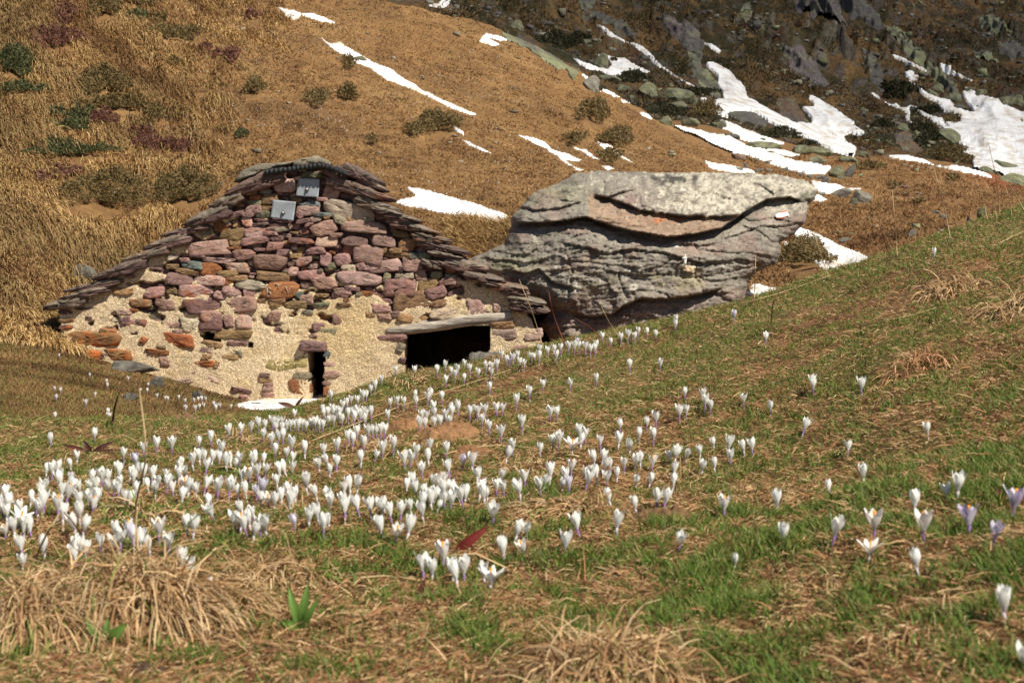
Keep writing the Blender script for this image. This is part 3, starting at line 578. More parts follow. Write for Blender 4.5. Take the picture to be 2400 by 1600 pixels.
for row in '''Z 70 300 170 110 j|dark green juniper at the photo's left edge, upper hillside
Z 470 390 220 100 b|big olive bush above the left eave, highest of the large ones
Z 340 545 210 60 j|flat green juniper mat beside the crimson heather
Z 330 598 150 40 j|bluish green juniper strip just under the flat juniper mat
Z 480 560 120 55 h|crimson heather clump at the juniper mat's end
Z 300 80 90 90 h|crimson heather tuft near the top left corner
Z 250 190 210 80 h|wide rusty heather patch below the top left heather
Z 720 535 85 55 b|small olive bush right of the dark drooping grass bank
Z 540 490 270 60 b|long low brown bush below the big olive bush
Z 1460 465 95 62 b|round olive bush alone on the open hillside, left of the snow streak
Z 1170 410 85 62 b|small brown bush alone left of the round olive bush
Z 2010 575 180 80 b|oval dark olive bush beside the small snow sliver
Z 310 705 330 60 j|widest green juniper mat, halfway down the left hillside
Z 480 890 420 150 b|largest dark bush on the slope above the left eave
Z 840 880 230 120 b|second dark bush nearest the hut roof's left slope
Z 660 630 95 42 h|small rusty heather left of the hut gable, upper one
Z 685 680 125 52 h|small rusty heather left of the hut gable, lower one
Z 820 690 115 52 h|rusty heather nearest the hut gable
Z 945 235 55 28 h|tiny dark heather on the open slope, left one of three
Z 1000 265 45 28 h|tiny dark heather on the open slope, middle one of three
Z 1065 270 62 52 h|dark heather on the open slope, biggest of three
Z 800 300 55 28 b|tiny olive bush on the open slope below the tufty bank
Z 640 85 85 42 j|green juniper tuft under the top edge
Z 735 100 62 42 b|olive tuft right beside the green juniper tuft
Z 470 45 140 85 b|olive bush by the pale drooping grass at the top
Z 660 15 160 42 b|bush strip cut by the photo's top edge
Z 110 425 230 42 j|dark juniper strip at the left edge below the first juniper
Z 300 810 125 42 h|crimson heather band in the golden grass left of the hut
Z 200 840 85 42 h|small crimson heather left of the heather band
Z 1600 440 72 62 b|grey-brown bush just right of the round olive bush
Z 1905 610 62 52 b|small bush left of the oval dark olive bush
Z 1605 300 52 52 b|small bush just under the snow streak's head
Z 1110 635 52 32 j|lone green tuft above the hut ridge
Z 1710 660 42 32 b|tiny bush between the hut ridge and the snow streak
Z 820 165 180 60 b|dark bush band under the tufty bank at the top
Z 1160 80 62 42 h|small heather at the brow of the tufty bank
A 380 520 130 90 b|brown bush on the ridge slope above the thin snow stripes
A 490 640 125 80 b|olive bush just above the upper thin snow stripe
A 290 650 85 42 b|low bush between the thin snow stripes
A 450 732 95 52 b|low bush touching the upper thin snow stripe's end
G 620 850 360 200 b|dark bush under the boulder's overhang beside the snow triangle
G 1150 145 210 55 b|brown bush on the left brow of the knoll
G 1325 300 85 42 b|dark tuft in the middle of the knoll
G 1530 430 65 32 b|small tuft at the foot of the knoll
G 1790 240 85 52 b|brown tuft near the red earth of the knoll
H 560 60 260 70 d|dark juniper wedge under the thin diagonal snow streak
H 270 245 290 75 d|dark juniper mat above the greenish blocks
H 1310 440 320 95 d|dark juniper fringe along the two-horned snow field's lower edge
H 1560 535 210 45 d|end of the dark juniper fringe by the large pale slab
H 620 230 220 130 b|rusty mound left of the two-horned snow field
D 760 960 260 220 d|dark green mat between brown outcrop and long greenish slab
D 480 490 320 170 d|dark mat between the zigzag snow and the cliff foot
D 800 700 260 70 d|dark strip between the two arms of the zigzag snow
D 1000 1180 420 160 b|brown heath tongue pointing into the broad snow field
D 1050 820 160 80 b|brown heath island in the broad snow field
D 300 850 180 90 d|green-black bush on the brown slope behind the knoll
S 330 250 260 90 d|dark juniper on the slope behind the ridge slab
S 640 380 40 20 d|dark juniper tip inside the forked snow patch
S 760 490 180 70 d|black juniper beside the forked snow patch
S 560 560 60 30 d|small dark bush at the rim of the narrow snow strip'''.split('\n'):
    a, lab = row.split('|'); a = a.split(); px, py, w, h = (float(v) for v in a[1:5])
    ox, oy, k = {'H': (1500, 200, 3.92), 'D': (2000, 100, 4.48), 'S': (1200, 0, 2.688), 'G': (1700, 350, 3.36), 'Z': (0, 0, 1.96), 'A': (1200, 0, 1.96)}[a[0]]
    nm = {'j': 'juniper', 'h': 'heather', 'b': 'shrub', 'd': 'juniper'}[a[5]]
    shrub(lab, ox + px / k, oy + py / k, w / k, h / k, a[5], nm, nm if nm != 'shrub' else 'shrub')
# ================================================================ THE STONE HUT
HY = 17.3; HM = HY / FPX                                          # distance of its gable wall, metres per picture point there
def stone_mat(name, rough=0.88, sc=1.0, fleck=0.25):
    """stone: the mesh's colour, mineral flecks, and orange lichen where the colour's alpha asks for it"""
    m, N, L, B = newmat(name); B.inputs['Roughness'].default_value = rough; B.inputs['Specular IOR Level'].default_value = 0.25
    a = node(N, 'ShaderNodeAttribute', attribute_name='Col'); tc = node(N, 'ShaderNodeTexCoord'); co = tc.outputs['Object']
    def noise(s, d=5.0, st=None):
        t = node(N, 'ShaderNodeTexNoise', Scale=s * sc, Detail=d, Roughness=0.65)
        if st:
            mp = node(N, 'ShaderNodeMapping'); mp.inputs['Scale'].default_value = st; L.new(co, mp.inputs['Vector']); L.new(mp.outputs[0], t.inputs['Vector'])
        else: L.new(co, t.inputs['Vector'])
        return t.outputs['Fac']
    def rng_(f, a0, a1, b0, b1):
        r = node(N, 'ShaderNodeMapRange'); L.new(f, r.inputs['Value'])
        for k, v in zip((1, 2, 3, 4), (a0, a1, b0, b1)): r.inputs[k].default_value = v
        return r.outputs['Result']
    def mix(bt, fac, x, y):
        mx = node(N, 'ShaderNodeMix', data_type='RGBA', blend_type=bt)
        for v, i in ((fac, 0), (x, 6), (y, 7)):
            if hasattr(v, 'is_linked'): L.new(v, mx.inputs[i])
            else: mx.inputs[i].default_value = v
        return mx.outputs[2]
    c = mix('MULTIPLY', 1.0, a.outputs['Color'], rng_(noise(7), 0.3, 0.7, 0.68, 1.32))
    c = mix('MULTIPLY', 1.0, c, rng_(noise(26, 6, (1, 1, 2.2)), 0.3, 0.7, 0.72, 1.28))
    c = mix('MIX', rng_(noise(75, 3), 0.60, 0.70, 0.0, fleck), c, (0.55, 0.50, 0.43, 1))
    mt = node(N, 'ShaderNodeMath', operation='MULTIPLY'); L.new(a.outputs['Alpha'], mt.inputs[0]); L.new(rng_(noise(8.5, 6), 0.50, 0.60, 0.0, 0.9), mt.inputs[1])
    c = mix('MIX', mt.outputs[0], c, (0.46, 0.125, 0.03, 1))
    L.new(c, B.inputs['Base Color'])
    b1 = node(N, 'ShaderNodeBump', Strength=0.8, Distance=0.03); L.new(noise(16, 8, (1, 1, 2.0)), b1.inputs['Height'])
    b2 = node(N, 'ShaderNodeBump', Strength=0.7, Distance=0.012); L.new(noise(60, 4), b2.inputs['Height']); L.new(b1.outputs[0], b2.inputs['Normal'])
    L.new(b2.outputs[0], B.inputs['Normal'])
    return m
M_stone = stone_mat('hut_stone'); M_slate = stone_mat('roof_slate', 0.8, 0.8, 0.4)
M_mortar = vcol_mat('pebbly_lime_mortar', 0.95, ((62, 0.75), (24, 0.35), (3, 0.15)), ((60, 1.0, 0.03), (20, 0.7, 0.03)))
hut = empty('stone_hut', at(700, 935, HY)); hut_o = np.array(hut.location)
tag(hut, 'half buried dry stone hut with slab roof, lichen spotted gable and two dark openings', 'hut')
SC = {'p': (0.295, 0.178, 0.142), 'P': (0.185, 0.108, 0.094), 'k': (0.43, 0.285, 0.225), 'b': (0.255, 0.155, 0.075), 'g': (0.205, 0.185, 0.115), 'o': (0.27, 0.105, 0.042), 'w': (0.40, 0.325, 0.225), 's': (0.135, 0.145, 0.13), 'm': (0.70, 0.545, 0.34), 'r': (0.33, 0.13, 0.06)}
TILE = {'1': (80, 350), '2': (680, 350), '3': (80, 650), '4': (680, 650)}
STONES = '''1 2300 330 190 120 0 k|1 2170 460 170 100 -5 b|1 2040 450 110 55 0 o|1 2030 490 130 40 0 g|1 2020 555 160 90 -5 p1|1 2115 600 150 78 5 g|1 2155 550 120 56 0 b|1 1975 600 120 50 0 P|1 1860 600 170 50 -15 P|1 1720 715 130 90 20 o|1 1600 760 130 80 -20 g|1 1820 790 240 110 -8 b|1 2030 765 200 110 -5 k2|1 1970 670 95 90 0 k3|1 2120 655 190 30 3 P|1 2080 690 180 28 -4 P|1 2230 695 190 34 5 P|1 2170 730 190 32 -3 p|1 2280 660 130 26 4 P|1 2290 735 150 46 -12 g|1 1600 905 390 140 -5 k1|1 2060 835 300 72 -8 p1|1 1860 865 120 62 0 b|1 1850 910 125 30 0 o|1 2220 890 150 85 0 p1|1 1940 965 210 100 -3 p2|1 2170 1035 290 150 3 p1|1 1510 980 150 34 0 P|1 1690 1020 290 46 5 k|1 1290 978 120 75 -10 w|1 1395 1015 85 40 0 p|1 1285 1076 120 50 0 b|1 1460 1060 210 76 3 s|1 1635 1100 200 112 0 o1|1 1885 1090 200 90 0 k2|1 1420 1122 230 60 8 b|1 1355 1190 235 110 5 p|1 1620 1200 290 98 2 k2|1 1790 1140 185 60 -5 b|1 2200 1165 310 84 5 b|1 1990 1240 275 90 5 w|1 1802 1215 82 90 0 o|1 1990 1312 120 105 0 p|1 1830 1305 170 90 10 p|1 1735 1335 140 80 10 k|1 1495 1305 330 118 2 k3|1 1270 1292 110 66 0 b|1 1120 1312 195 110 0 p3|1 830 1300 205 72 3 b1|1 730 1250 112 42 -8 P|1 1575 1432 355 140 -4 P2|1 1910 1425 312 150 -5 p1|1 1000 1410 195 74 0 b2|1 1220 1425 190 95 8 p|1 845 1490 130 52 0 k|1 320 1490 165 52 0 P|1 520 1455 265 32 -4 P|1 1640 1545 215 150 -3 p2|1 2110 1390 130 40 0 b|1 2240 1400 170 60 -6 b|1 2220 1530 115 85 0 p|1 900 1165 90 32 0 p|1 1130 1095 110 24 0 P|1 1880 1180 170 52 0 b|1 2290 950 110 70 0 P|1 2080 920 110 30 0 P|1 2240 820 120 54 0 P|1 2180 770 140 40 0 p|1 1760 1010 200 24 4 P
2 200 240 195 68 3 g|2 390 400 150 145 8 k1|2 390 300 92 46 25 P|2 20 335 60 120 15 k|2 180 505 185 48 -3 s|2 180 565 215 92 -3 p|2 300 460 115 36 0 k|2 530 570 450 165 17 w|2 320 730 235 130 -18 p|2 675 715 455 112 3 p|2 470 655 140 78 22 g|2 340 850 200 100 -3 k1|2 110 840 225 58 3 P2|2 600 845 255 95 0 P|2 870 838 205 112 5 p|2 430 790 122 42 0 p|2 1030 780 165 62 10 b|2 1080 880 150 135 10 b|2 240 930 192 66 -6 p|2 330 1010 100 122 10 p|2 480 1010 160 112 -5 p|2 715 965 280 160 8 p1|2 990 970 265 62 5 b|2 1060 930 90 44 0 b|2 970 930 140 50 0 b|2 850 925 90 52 0 b|2 1240 980 120 62 0 g|2 1140 975 90 66 0 s|2 850 1075 340 112 -8 k|2 1130 1060 190 132 5 p|2 1025 1100 50 60 0 P|2 660 1080 85 72 -10 p|2 545 1095 135 70 0 w|2 130 1030 155 84 -10 p2|2 35 1120 85 84 0 k|2 200 1150 245 82 -5 p1|2 645 1185 410 138 2 k1|2 320 1228 235 112 0 p|2 95 1335 60 62 0 s|2 1010 1270 310 150 -3 p1|2 1110 1390 340 180 -8 b|2 1270 1240 195 122 -5 b|2 1440 1212 190 72 -8 p|2 1350 1320 195 112 -15 p|2 1360 1412 155 76 -4 b|2 1345 1150 110 60 0 g|2 1205 1155 110 96 0 p|2 1050 1160 180 62 -4 w|2 1110 1215 110 60 8 p|2 890 1180 66 90 20 g|2 1445 1505 335 110 -4 w|2 1720 1460 170 165 0 k|2 1130 1545 300 84 -3 b|2 870 1540 135 60 4 p|2 1000 1510 150 64 -6 P|2 160 1380 115 90 5 p|2 490 1300 165 70 -5 p|2 850 1460 175 72 5 p|2 1930 1465 130 84 15 k|2 350 620 60 40 0 b|2 250 640 120 58 -15 p|2 130 660 130 40 -10 P|2 560 660 90 50 20 b|2 730 645 95 34 3 w|2 700 1320 120 46 0 o|2 580 1280 140 46 6 P|2 300 1340 130 38 3 b|2 640 1330 60 40 0 g|2 1480 1110 90 40 0 o|2 90 600 60 90 -40 P|2 180 690 90 30 -25 p|2 420 620 60 30 0 o|2 330 600 190 40 4 s|2 280 1120 60 40 -40 g|2 390 1075 70 70 -15 g
3 1310 570 340 122 6 o2|3 930 300 90 40 0 o|3 1640 400 225 155 -3 P1|3 1460 440 180 135 10 w|3 1330 505 100 60 0 k|3 1800 395 92 115 0 p|3 1938 400 150 135 0 k2|3 860 390 92 70 -20 P|3 895 418 110 72 -10 p2|3 310 390 150 34 -3 b3|3 315 450 130 40 -4 P3|3 1850 520 350 90 2 b|3 1650 625 190 84 8 b|3 1590 660 120 46 10 P|3 1600 725 100 60 5 b|3 1790 735 210 62 0 b|3 1690 795 60 74 25 b|3 1540 788 260 60 -3 o3|3 1215 770 84 92 0 p2|3 1370 948 240 42 -4 k|3 1920 1030 175 44 8 P|3 1810 1100 125 62 0 b|3 1945 1105 75 70 0 p|3 2120 890 112 42 0 P|3 2150 930 165 50 0 b|3 2160 975 90 34 0 P|3 1020 575 70 70 20 o2|3 650 720 140 56 10 P1|3 1160 680 220 46 5 o1|3 1180 640 90 34 0 b|3 1880 600 190 40 0 P1|3 2160 1010 100 56 0 p|3 700 500 170 70 12 b2|3 1290 430 180 60 0 k2|3 990 410 120 56 0 p2|3 520 365 60 22 0 P|3 2240 250 130 50 -10 b|3 2180 1075 150 46 5 p|3 1880 690 90 50 20 g
4 230 625 250 96 2 P|4 95 1000 205 150 0 o|4 110 890 155 58 4 g|4 270 450 110 84 -5 p|4 348 508 165 84 -3 g|4 440 390 95 110 15 p|4 150 200 115 86 -5 p|4 1960 525 225 100 -3 k|4 2232 520 180 112 -4 k1|4 1950 432 215 66 -5 b|4 930 550 265 54 -3 p|4 1020 640 76 84 20 g|4 2180 650 270 64 -4 p|4 350 700 60 70 20 s|4 370 790 110 40 0 k|4 400 880 150 60 0 p|4 345 960 90 44 0 p|4 140 670 80 80 0 P|4 60 250 220 70 0 b|4 290 250 150 46 -5 g|4 510 250 130 40 0 b|4 820 280 150 70 5 p|4 740 340 95 46 0 b|4 1030 755 60 46 0 P|4 480 150 170 60 0 p|4 170 315 100 40 0 g|4 210 540 90 50 -15 p|4 340 1040 60 80 8 o'''
class Stones(MB):
    def __init__(s): super().__init__(); s.occ = np.zeros((720, 1300), bool)        # picture points 0..1300, 300..1020
    def outline(s, w, h, r, n=20):
        P = []                                                    # a block: four jittered corners, some of them broken off
        for qx, qy in ((1, 1), (-1, 1), (-1, -1), (1, -1)):
            c = np.array([qx, qy]) * r.uniform(0.84, 1.06, 2)
            if r.random() < 0.55: k1, k2 = r.uniform(0.15, 0.6), r.uniform(0.2, 0.8); e_ = [c - np.array([0, qy * k2]), c - np.array([qx * k1, 0])]; P += e_ if qx * qy > 0 else e_[::-1]
            else: P.append(c)
        P = np.array(P); m = len(P); t = np.linspace(0, m, n + 1)[:-1]; i = t.astype(int); f = (t - i)[:, None]
        Q = P[i % m] * (1 - f) + P[(i + 1) % m] * f; Q = Q * (1 + r.uniform(-0.03, 0.03, (n, 1))); sk = r.uniform(-0.35, 0.35)
        return 0.5 * w * (Q[:, 0] + sk * Q[:, 1] * h / max(w, h)), 0.5 * h * Q[:, 1]
    def stone(s, cx, cy, w, h, rot, col, prot=0.07, lich=0.0, seed=0, back=0.12, y0=HY, tilt=0.20, tint=0.2, out=None):
        r = np.random.default_rng(seed); ox, oy = out if out is not None else s.outline(w, h, r)
        a = R_(rot); n = len(ox)
        def ring(k, dep, jit):
            jx = r.uniform(-jit, jit, n) * min(w, h); x = cx + (ox * math.cos(a) - oy * math.sin(a)) * k + jx; y = cy + (ox * math.sin(a) + oy * math.cos(a)) * k + jx
            return x, y, np.full(n, dep) if np.isscalar(dep) else dep
        tx, ty = r.uniform(-tilt, tilt), r.uniform(-tilt * 1.4, tilt)
        rows = []
        for k, dep, jit, nz in ((1.0, -back, 0, 0), (1.0, 0.72, 0, 0.12), (0.965, 0.95, 0.008, 0.08), (0.66, 1.0, 0.06, 0.08), (0.33, 1.0, 0.06, 0.08)):
            x, y, d = ring(k, dep, jit); d = np.where(d < 0, d, prot * (d + r.uniform(-nz, nz, n)) + (tx * (x - cx) + ty * (y - cy)) * HM * (dep > 0.5))
            rows.append(np.stack([x, y, d], 1))
        rows.append(np.array([[cx, cy, prot * 1.05]]))
        P = np.concatenate(rows); q, T = ray(P[:, 0], P[:, 1])
        V = np.stack([q * y0, y0 - P[:, 2], CAM_H + T * y0], 1) - hut_o
        F = [(j*n + i, j*n + (i+1) % n, (j+1)*n + (i+1) % n, (j+1)*n + i) for j in range(4) for i in range(n)] + [(4*n + i, 4*n + (i+1) % n, 5*n) for i in range(n)]
        c = np.array(col) * (1 + r.uniform(-tint, tint)) * (1 + r.uniform(-0.06, 0.06, 3))
        s.add(V, F, (*c, lich))
    def mark(s, cx, cy, w, h, rot, f=0.5):
        yy, xx = np.mgrid[0:720, 0:1300]; a = R_(rot); x, y = xx - cx, yy + 300 - cy
        u, v = x * math.cos(a) + y * math.sin(a), -x * math.sin(a) + y * math.cos(a)
        s.occ |= (np.abs(u / (w * f)) ** 3 + np.abs(v / (h * f)) ** 3) < 1
    def clash(s, cx, cy, w, h, rot):
        a = R_(rot); u = np.linspace(-0.48, 0.48, 9); U, Vv = np.meshgrid(u * w, u * h); m = (np.abs(U / w) ** 2 + np.abs(Vv / h) ** 2) < 0.22
        U, Vv = U[m], Vv[m]; x = (cx + U * math.cos(a) - Vv * math.sin(a)).astype(int); y = (cy + U * math.sin(a) + Vv * math.cos(a) - 300).astype(int)
        return s.occ[np.clip(y, 0, 719), np.clip(x, 0, 1299)].mean()
WALL = [(150, 990), (150, 838), (147, 800), (143, 730), (185, 700), (255, 655), (330, 612), (400, 572), (440, 530), (500, 490), (560, 448), (620, 412), (680, 398), (740, 398), (800, 415), (850, 440), (895, 480), (950, 525), (1010, 565), (1080, 600), (1140, 648), (1200, 690), (1245, 745), (1270, 800), (1270, 990)]
DOOR = [(723, 815), (762, 815), (764, 850), (759, 880), (764, 905), (768, 935), (730, 935), (728, 900), (722, 880), (725, 850)]
WIN = [(950, 770), (1050, 765), (1150, 762), (1150, 800), (1140, 860), (1130, 905), (950, 905), (946, 850), (949, 800)]
GAP = [(468, 778), (490, 775), (525, 790), (520, 800), (480, 797)]; GAP2 = [(584, 802), (594, 802), (595, 813), (585, 814)]
gx, gy = np.meshgrid(np.arange(138, 1282, 3.2), np.arange(388, 992, 3.2), indexing='ij')
e = edge_dist(WALL, gx, gy); keep = e > 0
for P_ in (DOOR, WIN, GAP, GAP2): keep &= edge_dist(P_, gx, gy) < 1.0
mort = np.clip(smooth(590, 760, gy) + 0.9 * (1 - smooth(20, 70, e)) * (gx < 560) * (gy > 470) + 0.9 * fbm(gx * 0.018, gy * 0.03, 2, 3) - 0.15 + 0.5 * smooth(1030, 1120, gx) * (gy > 600), 0, 1)
mort = smooth(0.35, 0.65, np.maximum(mort, np.maximum(smooth(765, 800, gy), smooth(1.3, 0.9, np.hypot((gx - 855) / 75, (gy - 800) / 105)))))
dsp = mort * (0.080 + 0.009 * fbm(gx * 0.03, gy * 0.03, 1, 3) + 0.005 * pn(gx * 0.11, gy * 0.11, 2) + 0.007 * pn(gx * 0.27, gy * 0.27, 3)) + (1 - mort) * (-0.01 + 0.02 * pn(gx * 0.1, gy * 0.2, 4))

q, T = ray(gx, gy); V = np.stack([q * HY, HY - dsp, CAM_H + T * HY], -1) - hut_o
yel = np.exp(-(((gx - 800) / 90) ** 2 + ((gy - 770) / 80) ** 2)) + 0.5 * smooth(0.2, 0.6, fbm(gx * 0.02, gy * 0.02, 9, 3))
C = mixc(mixc(SC['P'], SC['m'], mort), np.array((0.62, 0.45, 0.22)), np.clip(yel, 0, 0.75) * mort)
kf = keep[:-1, :-1] & keep[1:, :-1] & keep[1:, 1:] & keep[:-1, 1:]
F = grid_faces(*gx.shape, keep=kf.ravel())[:, ::-1]
ed = np.concatenate([F[:, [0, 1]], F[:, [1, 2]], F[:, [2, 3]], F[:, [3, 0]]]); key = np.sort(ed, 1); _, ix, ct = np.unique(key[:, 0].astype(np.int64) * 10**7 + key[:, 1], return_index=True, return_counts=True)
ed = ed[ix[ct == 1]]; V = V.reshape(-1, 3); nV = len(V); Vb = V.copy(); Vb[:, 1] = 0.55
Fj = np.stack([ed[:, 1], ed[:, 0], ed[:, 0] + nV, ed[:, 1] + nV], 1)              # reveals of the openings and the wall's ends
Fa = np.concatenate([F, Fj]); u, inv = np.unique(Fa.ravel(), return_inverse=True); C2 = np.concatenate([C.reshape(-1, 3), np.broadcast_to(np.array(SC['P']) * 0.8, (nV, 3))])
wall = link('wall', mesh_np('wall', np.concatenate([V, Vb])[u], inv.reshape(-1, 4), M_mortar, C2[u]), hut); tag(wall, 'cream lime mortar wall with a slit and a low wide opening')
st = Stones(); sd = 0
for row in STONES.replace('\n', '|').split('|'):
    t = row.split()
    if len(t) == 6: t = [tile] + t
    tile = t[0]; ox, oy = TILE[tile]; x, y, w, h, rot = (float(v) for v in t[1:6]); cx, cy, w, h = ox + x / 3.92, oy + y / 3.92, w / 3.92, h / 3.92
    sd += 1; st.stone(cx, cy, w * 1.05, h * 1.05, rot, SC[t[6][0]], 0.082 + 0.025 * random.random(), (0, 0.16, 0.42, 0.8)[int(t[6][1:] or 0)], sd); st.mark(cx, cy, w, h, rot)
# traced apart: cornerstones, the two lettered stones, metal plates, lintels
SC['L'] = (0.40, 0.125, 0.035); SC['M'] = (0.30, 0.155, 0.065)
SPEC = [('corner_stone', 223, 794, 140, 37, 5, 'M', 1.0), ('corner_stone', 195, 832, 96, 36, 8, 'L', 1.0), ('corner_stone', 281, 831, 66, 30, 5, 'M', 1.0)]
for nm, cx, cy, w, h, rot, c, li in SPEC: st.mark(cx, cy, w, h, rot)
for b in ((660, 680, 92, 44), (672, 852, 112, 30), (727, 440, 56, 48), (668, 494, 58, 48), (1052, 762, 300, 34)): st.mark(*b, 0)
for P_ in (DOOR, WIN, GAP, GAP2):
    yy, xx = np.mgrid[0:720, 0:1300]; st.occ |= edge_dist(P_, xx.astype(float), yy + 300.0) > -3
r0 = np.random.default_rng(5); n_f = 0
for it in range(16000):
    cx, cy = r0.uniform(150, 1265), r0.uniform(398, 950)
    dry = 1 - float(mort[int((cx - 138) / 3.2), min(187, int((cy - 388) / 3.2))])
    if r0.random() > 0.16 + 0.84 * dry and it > 300: continue
    if ((cx - 855) / 75) ** 2 + ((cy - 800) / 105) ** 2 < 1: continue      # whole plaster
    big = it < 2500; w = r0.uniform(28, 62) if big else r0.uniform(12, 34); h = w * r0.uniform(0.22, 0.5) if r0.random() < 0.7 else w * r0.uniform(0.5, 0.8)
    h = max(h, 6); rot = r0.uniform(-14, 14)
    if edge_dist(WALL, np.array([cx]), np.array([cy]))[0] < h * 0.5 or st.clash(cx, cy, w, h, rot) > (0.06 if it < 5000 else 0.16): continue
    c = r0.choice(list('ppPPPkbbgosw'), p=[.14, .14, .12, .12, .10, .08, .09, .06, .06, .04, .02, .03]); n_f += 1
    st.stone(cx, cy, w, h, rot, SC[c], r0.uniform(0.03, 0.075) - 0.02 * dry, 0.3 if r0.random() < 0.12 else 0, 1000 + it); x0, x1, y0_, y1 = int(cx - w), int(cx + w), int(cy - 300 - w), int(cy - 300 + w)
    a = R_(rot); sub = st.occ[max(0, y0_):max(0, y1), max(0, x0):x1]; yy, xx = np.mgrid[max(0, y0_):max(0, y0_) + sub.shape[0], max(0, x0):max(0, x0) + sub.shape[1]]
    u, v = (xx - cx) * math.cos(a) + (yy + 300 - cy) * math.sin(a), -(xx - cx) * math.sin(a) + (yy + 300 - cy) * math.cos(a); sub |= (np.abs(u / (w * .5)) ** 3 + np.abs(v / (h * .5)) ** 3) < 1
tag(link('masonry', st.mesh('masonry', M_stone), hut), 'mauve, brown and grey wall stones flecked with orange lichen')
def one(name, *a, mat=M_stone, label=None, parent=hut, **k):
    s = Stones(); s.stone(*a, **k); return tag(link(name, s.mesh(name, mat), parent), label)
for i, (nm, cx, cy, w, h, rot, c, li) in enumerate(SPEC): one(nm, cx, cy, w, h, rot, SC[c], prot=0.11, lich=li, seed=70 + i, label='cornerstone crusted with orange lichen')
def poly_out(pts, cx, cy):
    p = np.array([(x - cx, y - cy) for x, y in pts], float); q = []
    for a_, b_ in zip(p, np.roll(p, -1, 0)): q += [a_, a_ * 0.5 + b_ * 0.5]
    q = np.array(q)[::-1]; return q[:, 0], q[:, 1]
o1 = one('inscribed_stone', 659, 681, 92, 42, 0, (0.31, 0.125, 0.05), prot=0.10, seed=3, tilt=0.02, tint=0, label='rust brown stone carved with pale letters', out=poly_out([(610, 691), (622, 676), (636, 660), (664, 659), (693, 660), (705, 668), (700, 685), (686, 697), (664, 700), (630, 700)], 659, 681))
o2 = one('inscribed_stone', 672, 850, 110, 30, 0, (0.31, 0.235, 0.095), prot=0.085, seed=4, tilt=0.02, tint=0, label='olive stone with scratched date beside the door slit', out=poly_out([(619, 862), (632, 842), (648, 838), (662, 840), (684, 841), (700, 839), (715, 832), (724, 843), (722, 858), (690, 863), (655, 868)], 672, 850))
M_letter = vcol_mat('scratched_lettering', 0.9, ((60, 0.25),), ())
def lettering(parent, strokes, y, rad, col):
    b = MB()
    for s in strokes:
        P = np.array([at(x, yy, y) for x, yy in s]) - hut_o; V, F = tube(P, rad, 5); b.add(V, F, col)
    return link('lettering', b.mesh('lettering', M_letter, True), parent)
K = lambda ox, oy, k, s: [(ox + x / k, oy + y / k) for x, y in s]
lettering(o1, [K(600, 640, 19.6, s) for s in ([(515, 670), (505, 860), (500, 1070)], [(515, 675), (600, 660), (690, 720), (680, 810), (510, 870)], [(520, 860), (640, 880), (680, 960), (620, 1050), (500, 1075)], [(890, 520), (1000, 500), (1040, 550), (1110, 530)], [(990, 490), (1040, 560), (1040, 720)], [(1320, 630), (1365, 620), (1480, 910), (1610, 620), (1665, 630)], [(805, 860), (835, 862)])], HY - 0.112, 0.0055, (0.46, 0.37, 0.27))
lettering(o2, [K(600, 820, 14.7, s) for s in ([(655, 390), (705, 470), (650, 560)], [(755, 390), (880, 388), (820, 500), (790, 660)], [(955, 430), (905, 510)], [(945, 545), (935, 610)], [(1150, 372), (1010, 375), (975, 480), (1030, 525), (1130, 525), (1150, 470)], [(1310, 440), (1315, 540)], [(1315, 520), (1400, 510), (1360, 440)])], HY - 0.098, 0.005, (0.60, 0.50, 0.28))
one('door_lintel', 738, 809, 62, 24, 2, SC['P'], prot=0.16, seed=9, back=0.3, label='flat purple stone over the door slit')
# weathered timber lintel over the wide opening
M_wood = vcol_mat('weathered_timber', 0.85, ((4, 0.4), (16, 0.6)), ((7, 1.0, 0.06), (24, 1.0, 0.03)), stretch=((0.10, 1, 1.3), (0, R_(7), 0)))
n = 60; tt = np.linspace(0, 1, n); bx = 905 + 294 * tt; by = 776 - 38 * tt + 1.2 * np.sin(tt * 7); hh = 10.5 + 5.5 * smooth(0, 0.35, tt) + 0.8 * np.sin(tt * 13); hh[0] *= 0.7
b = MB(); rows = []
for i in range(n):
    for k in range(14):
        th = 2 * math.pi * k / 14; cs, sn = math.cos(th), math.sin(th); p = 3.2; rr = (abs(cs) ** p + abs(sn) ** p) ** (-1 / p)
        rr *= 1 + 0.10 * float(pn(tt[i] * 4, k * 1.3, 3)) + 0.06 * float(pn(tt[i] * 14, k * 2.1, 8)); x = at(bx[i], by[i] + hh[i] * rr * sn, HY - 0.10); x[1] = HY + 0.06 - 0.17 * rr * cs; rows.append(x - hut_o)
F = [(i*14 + k, (i+1)*14 + k, (i+1)*14 + (k+1) % 14, i*14 + (k+1) % 14) for i in range(n-1) for k in range(14)] + [tuple(range(14)), tuple((n-1)*14 + k for k in range(14))[::-1]]
b.add(rows, F, (0.40, 0.35, 0.285)); tag(link('lintel_beam', b.mesh('lintel_beam', M_wood), hut), 'silvery split timber lintel over the low wide opening')
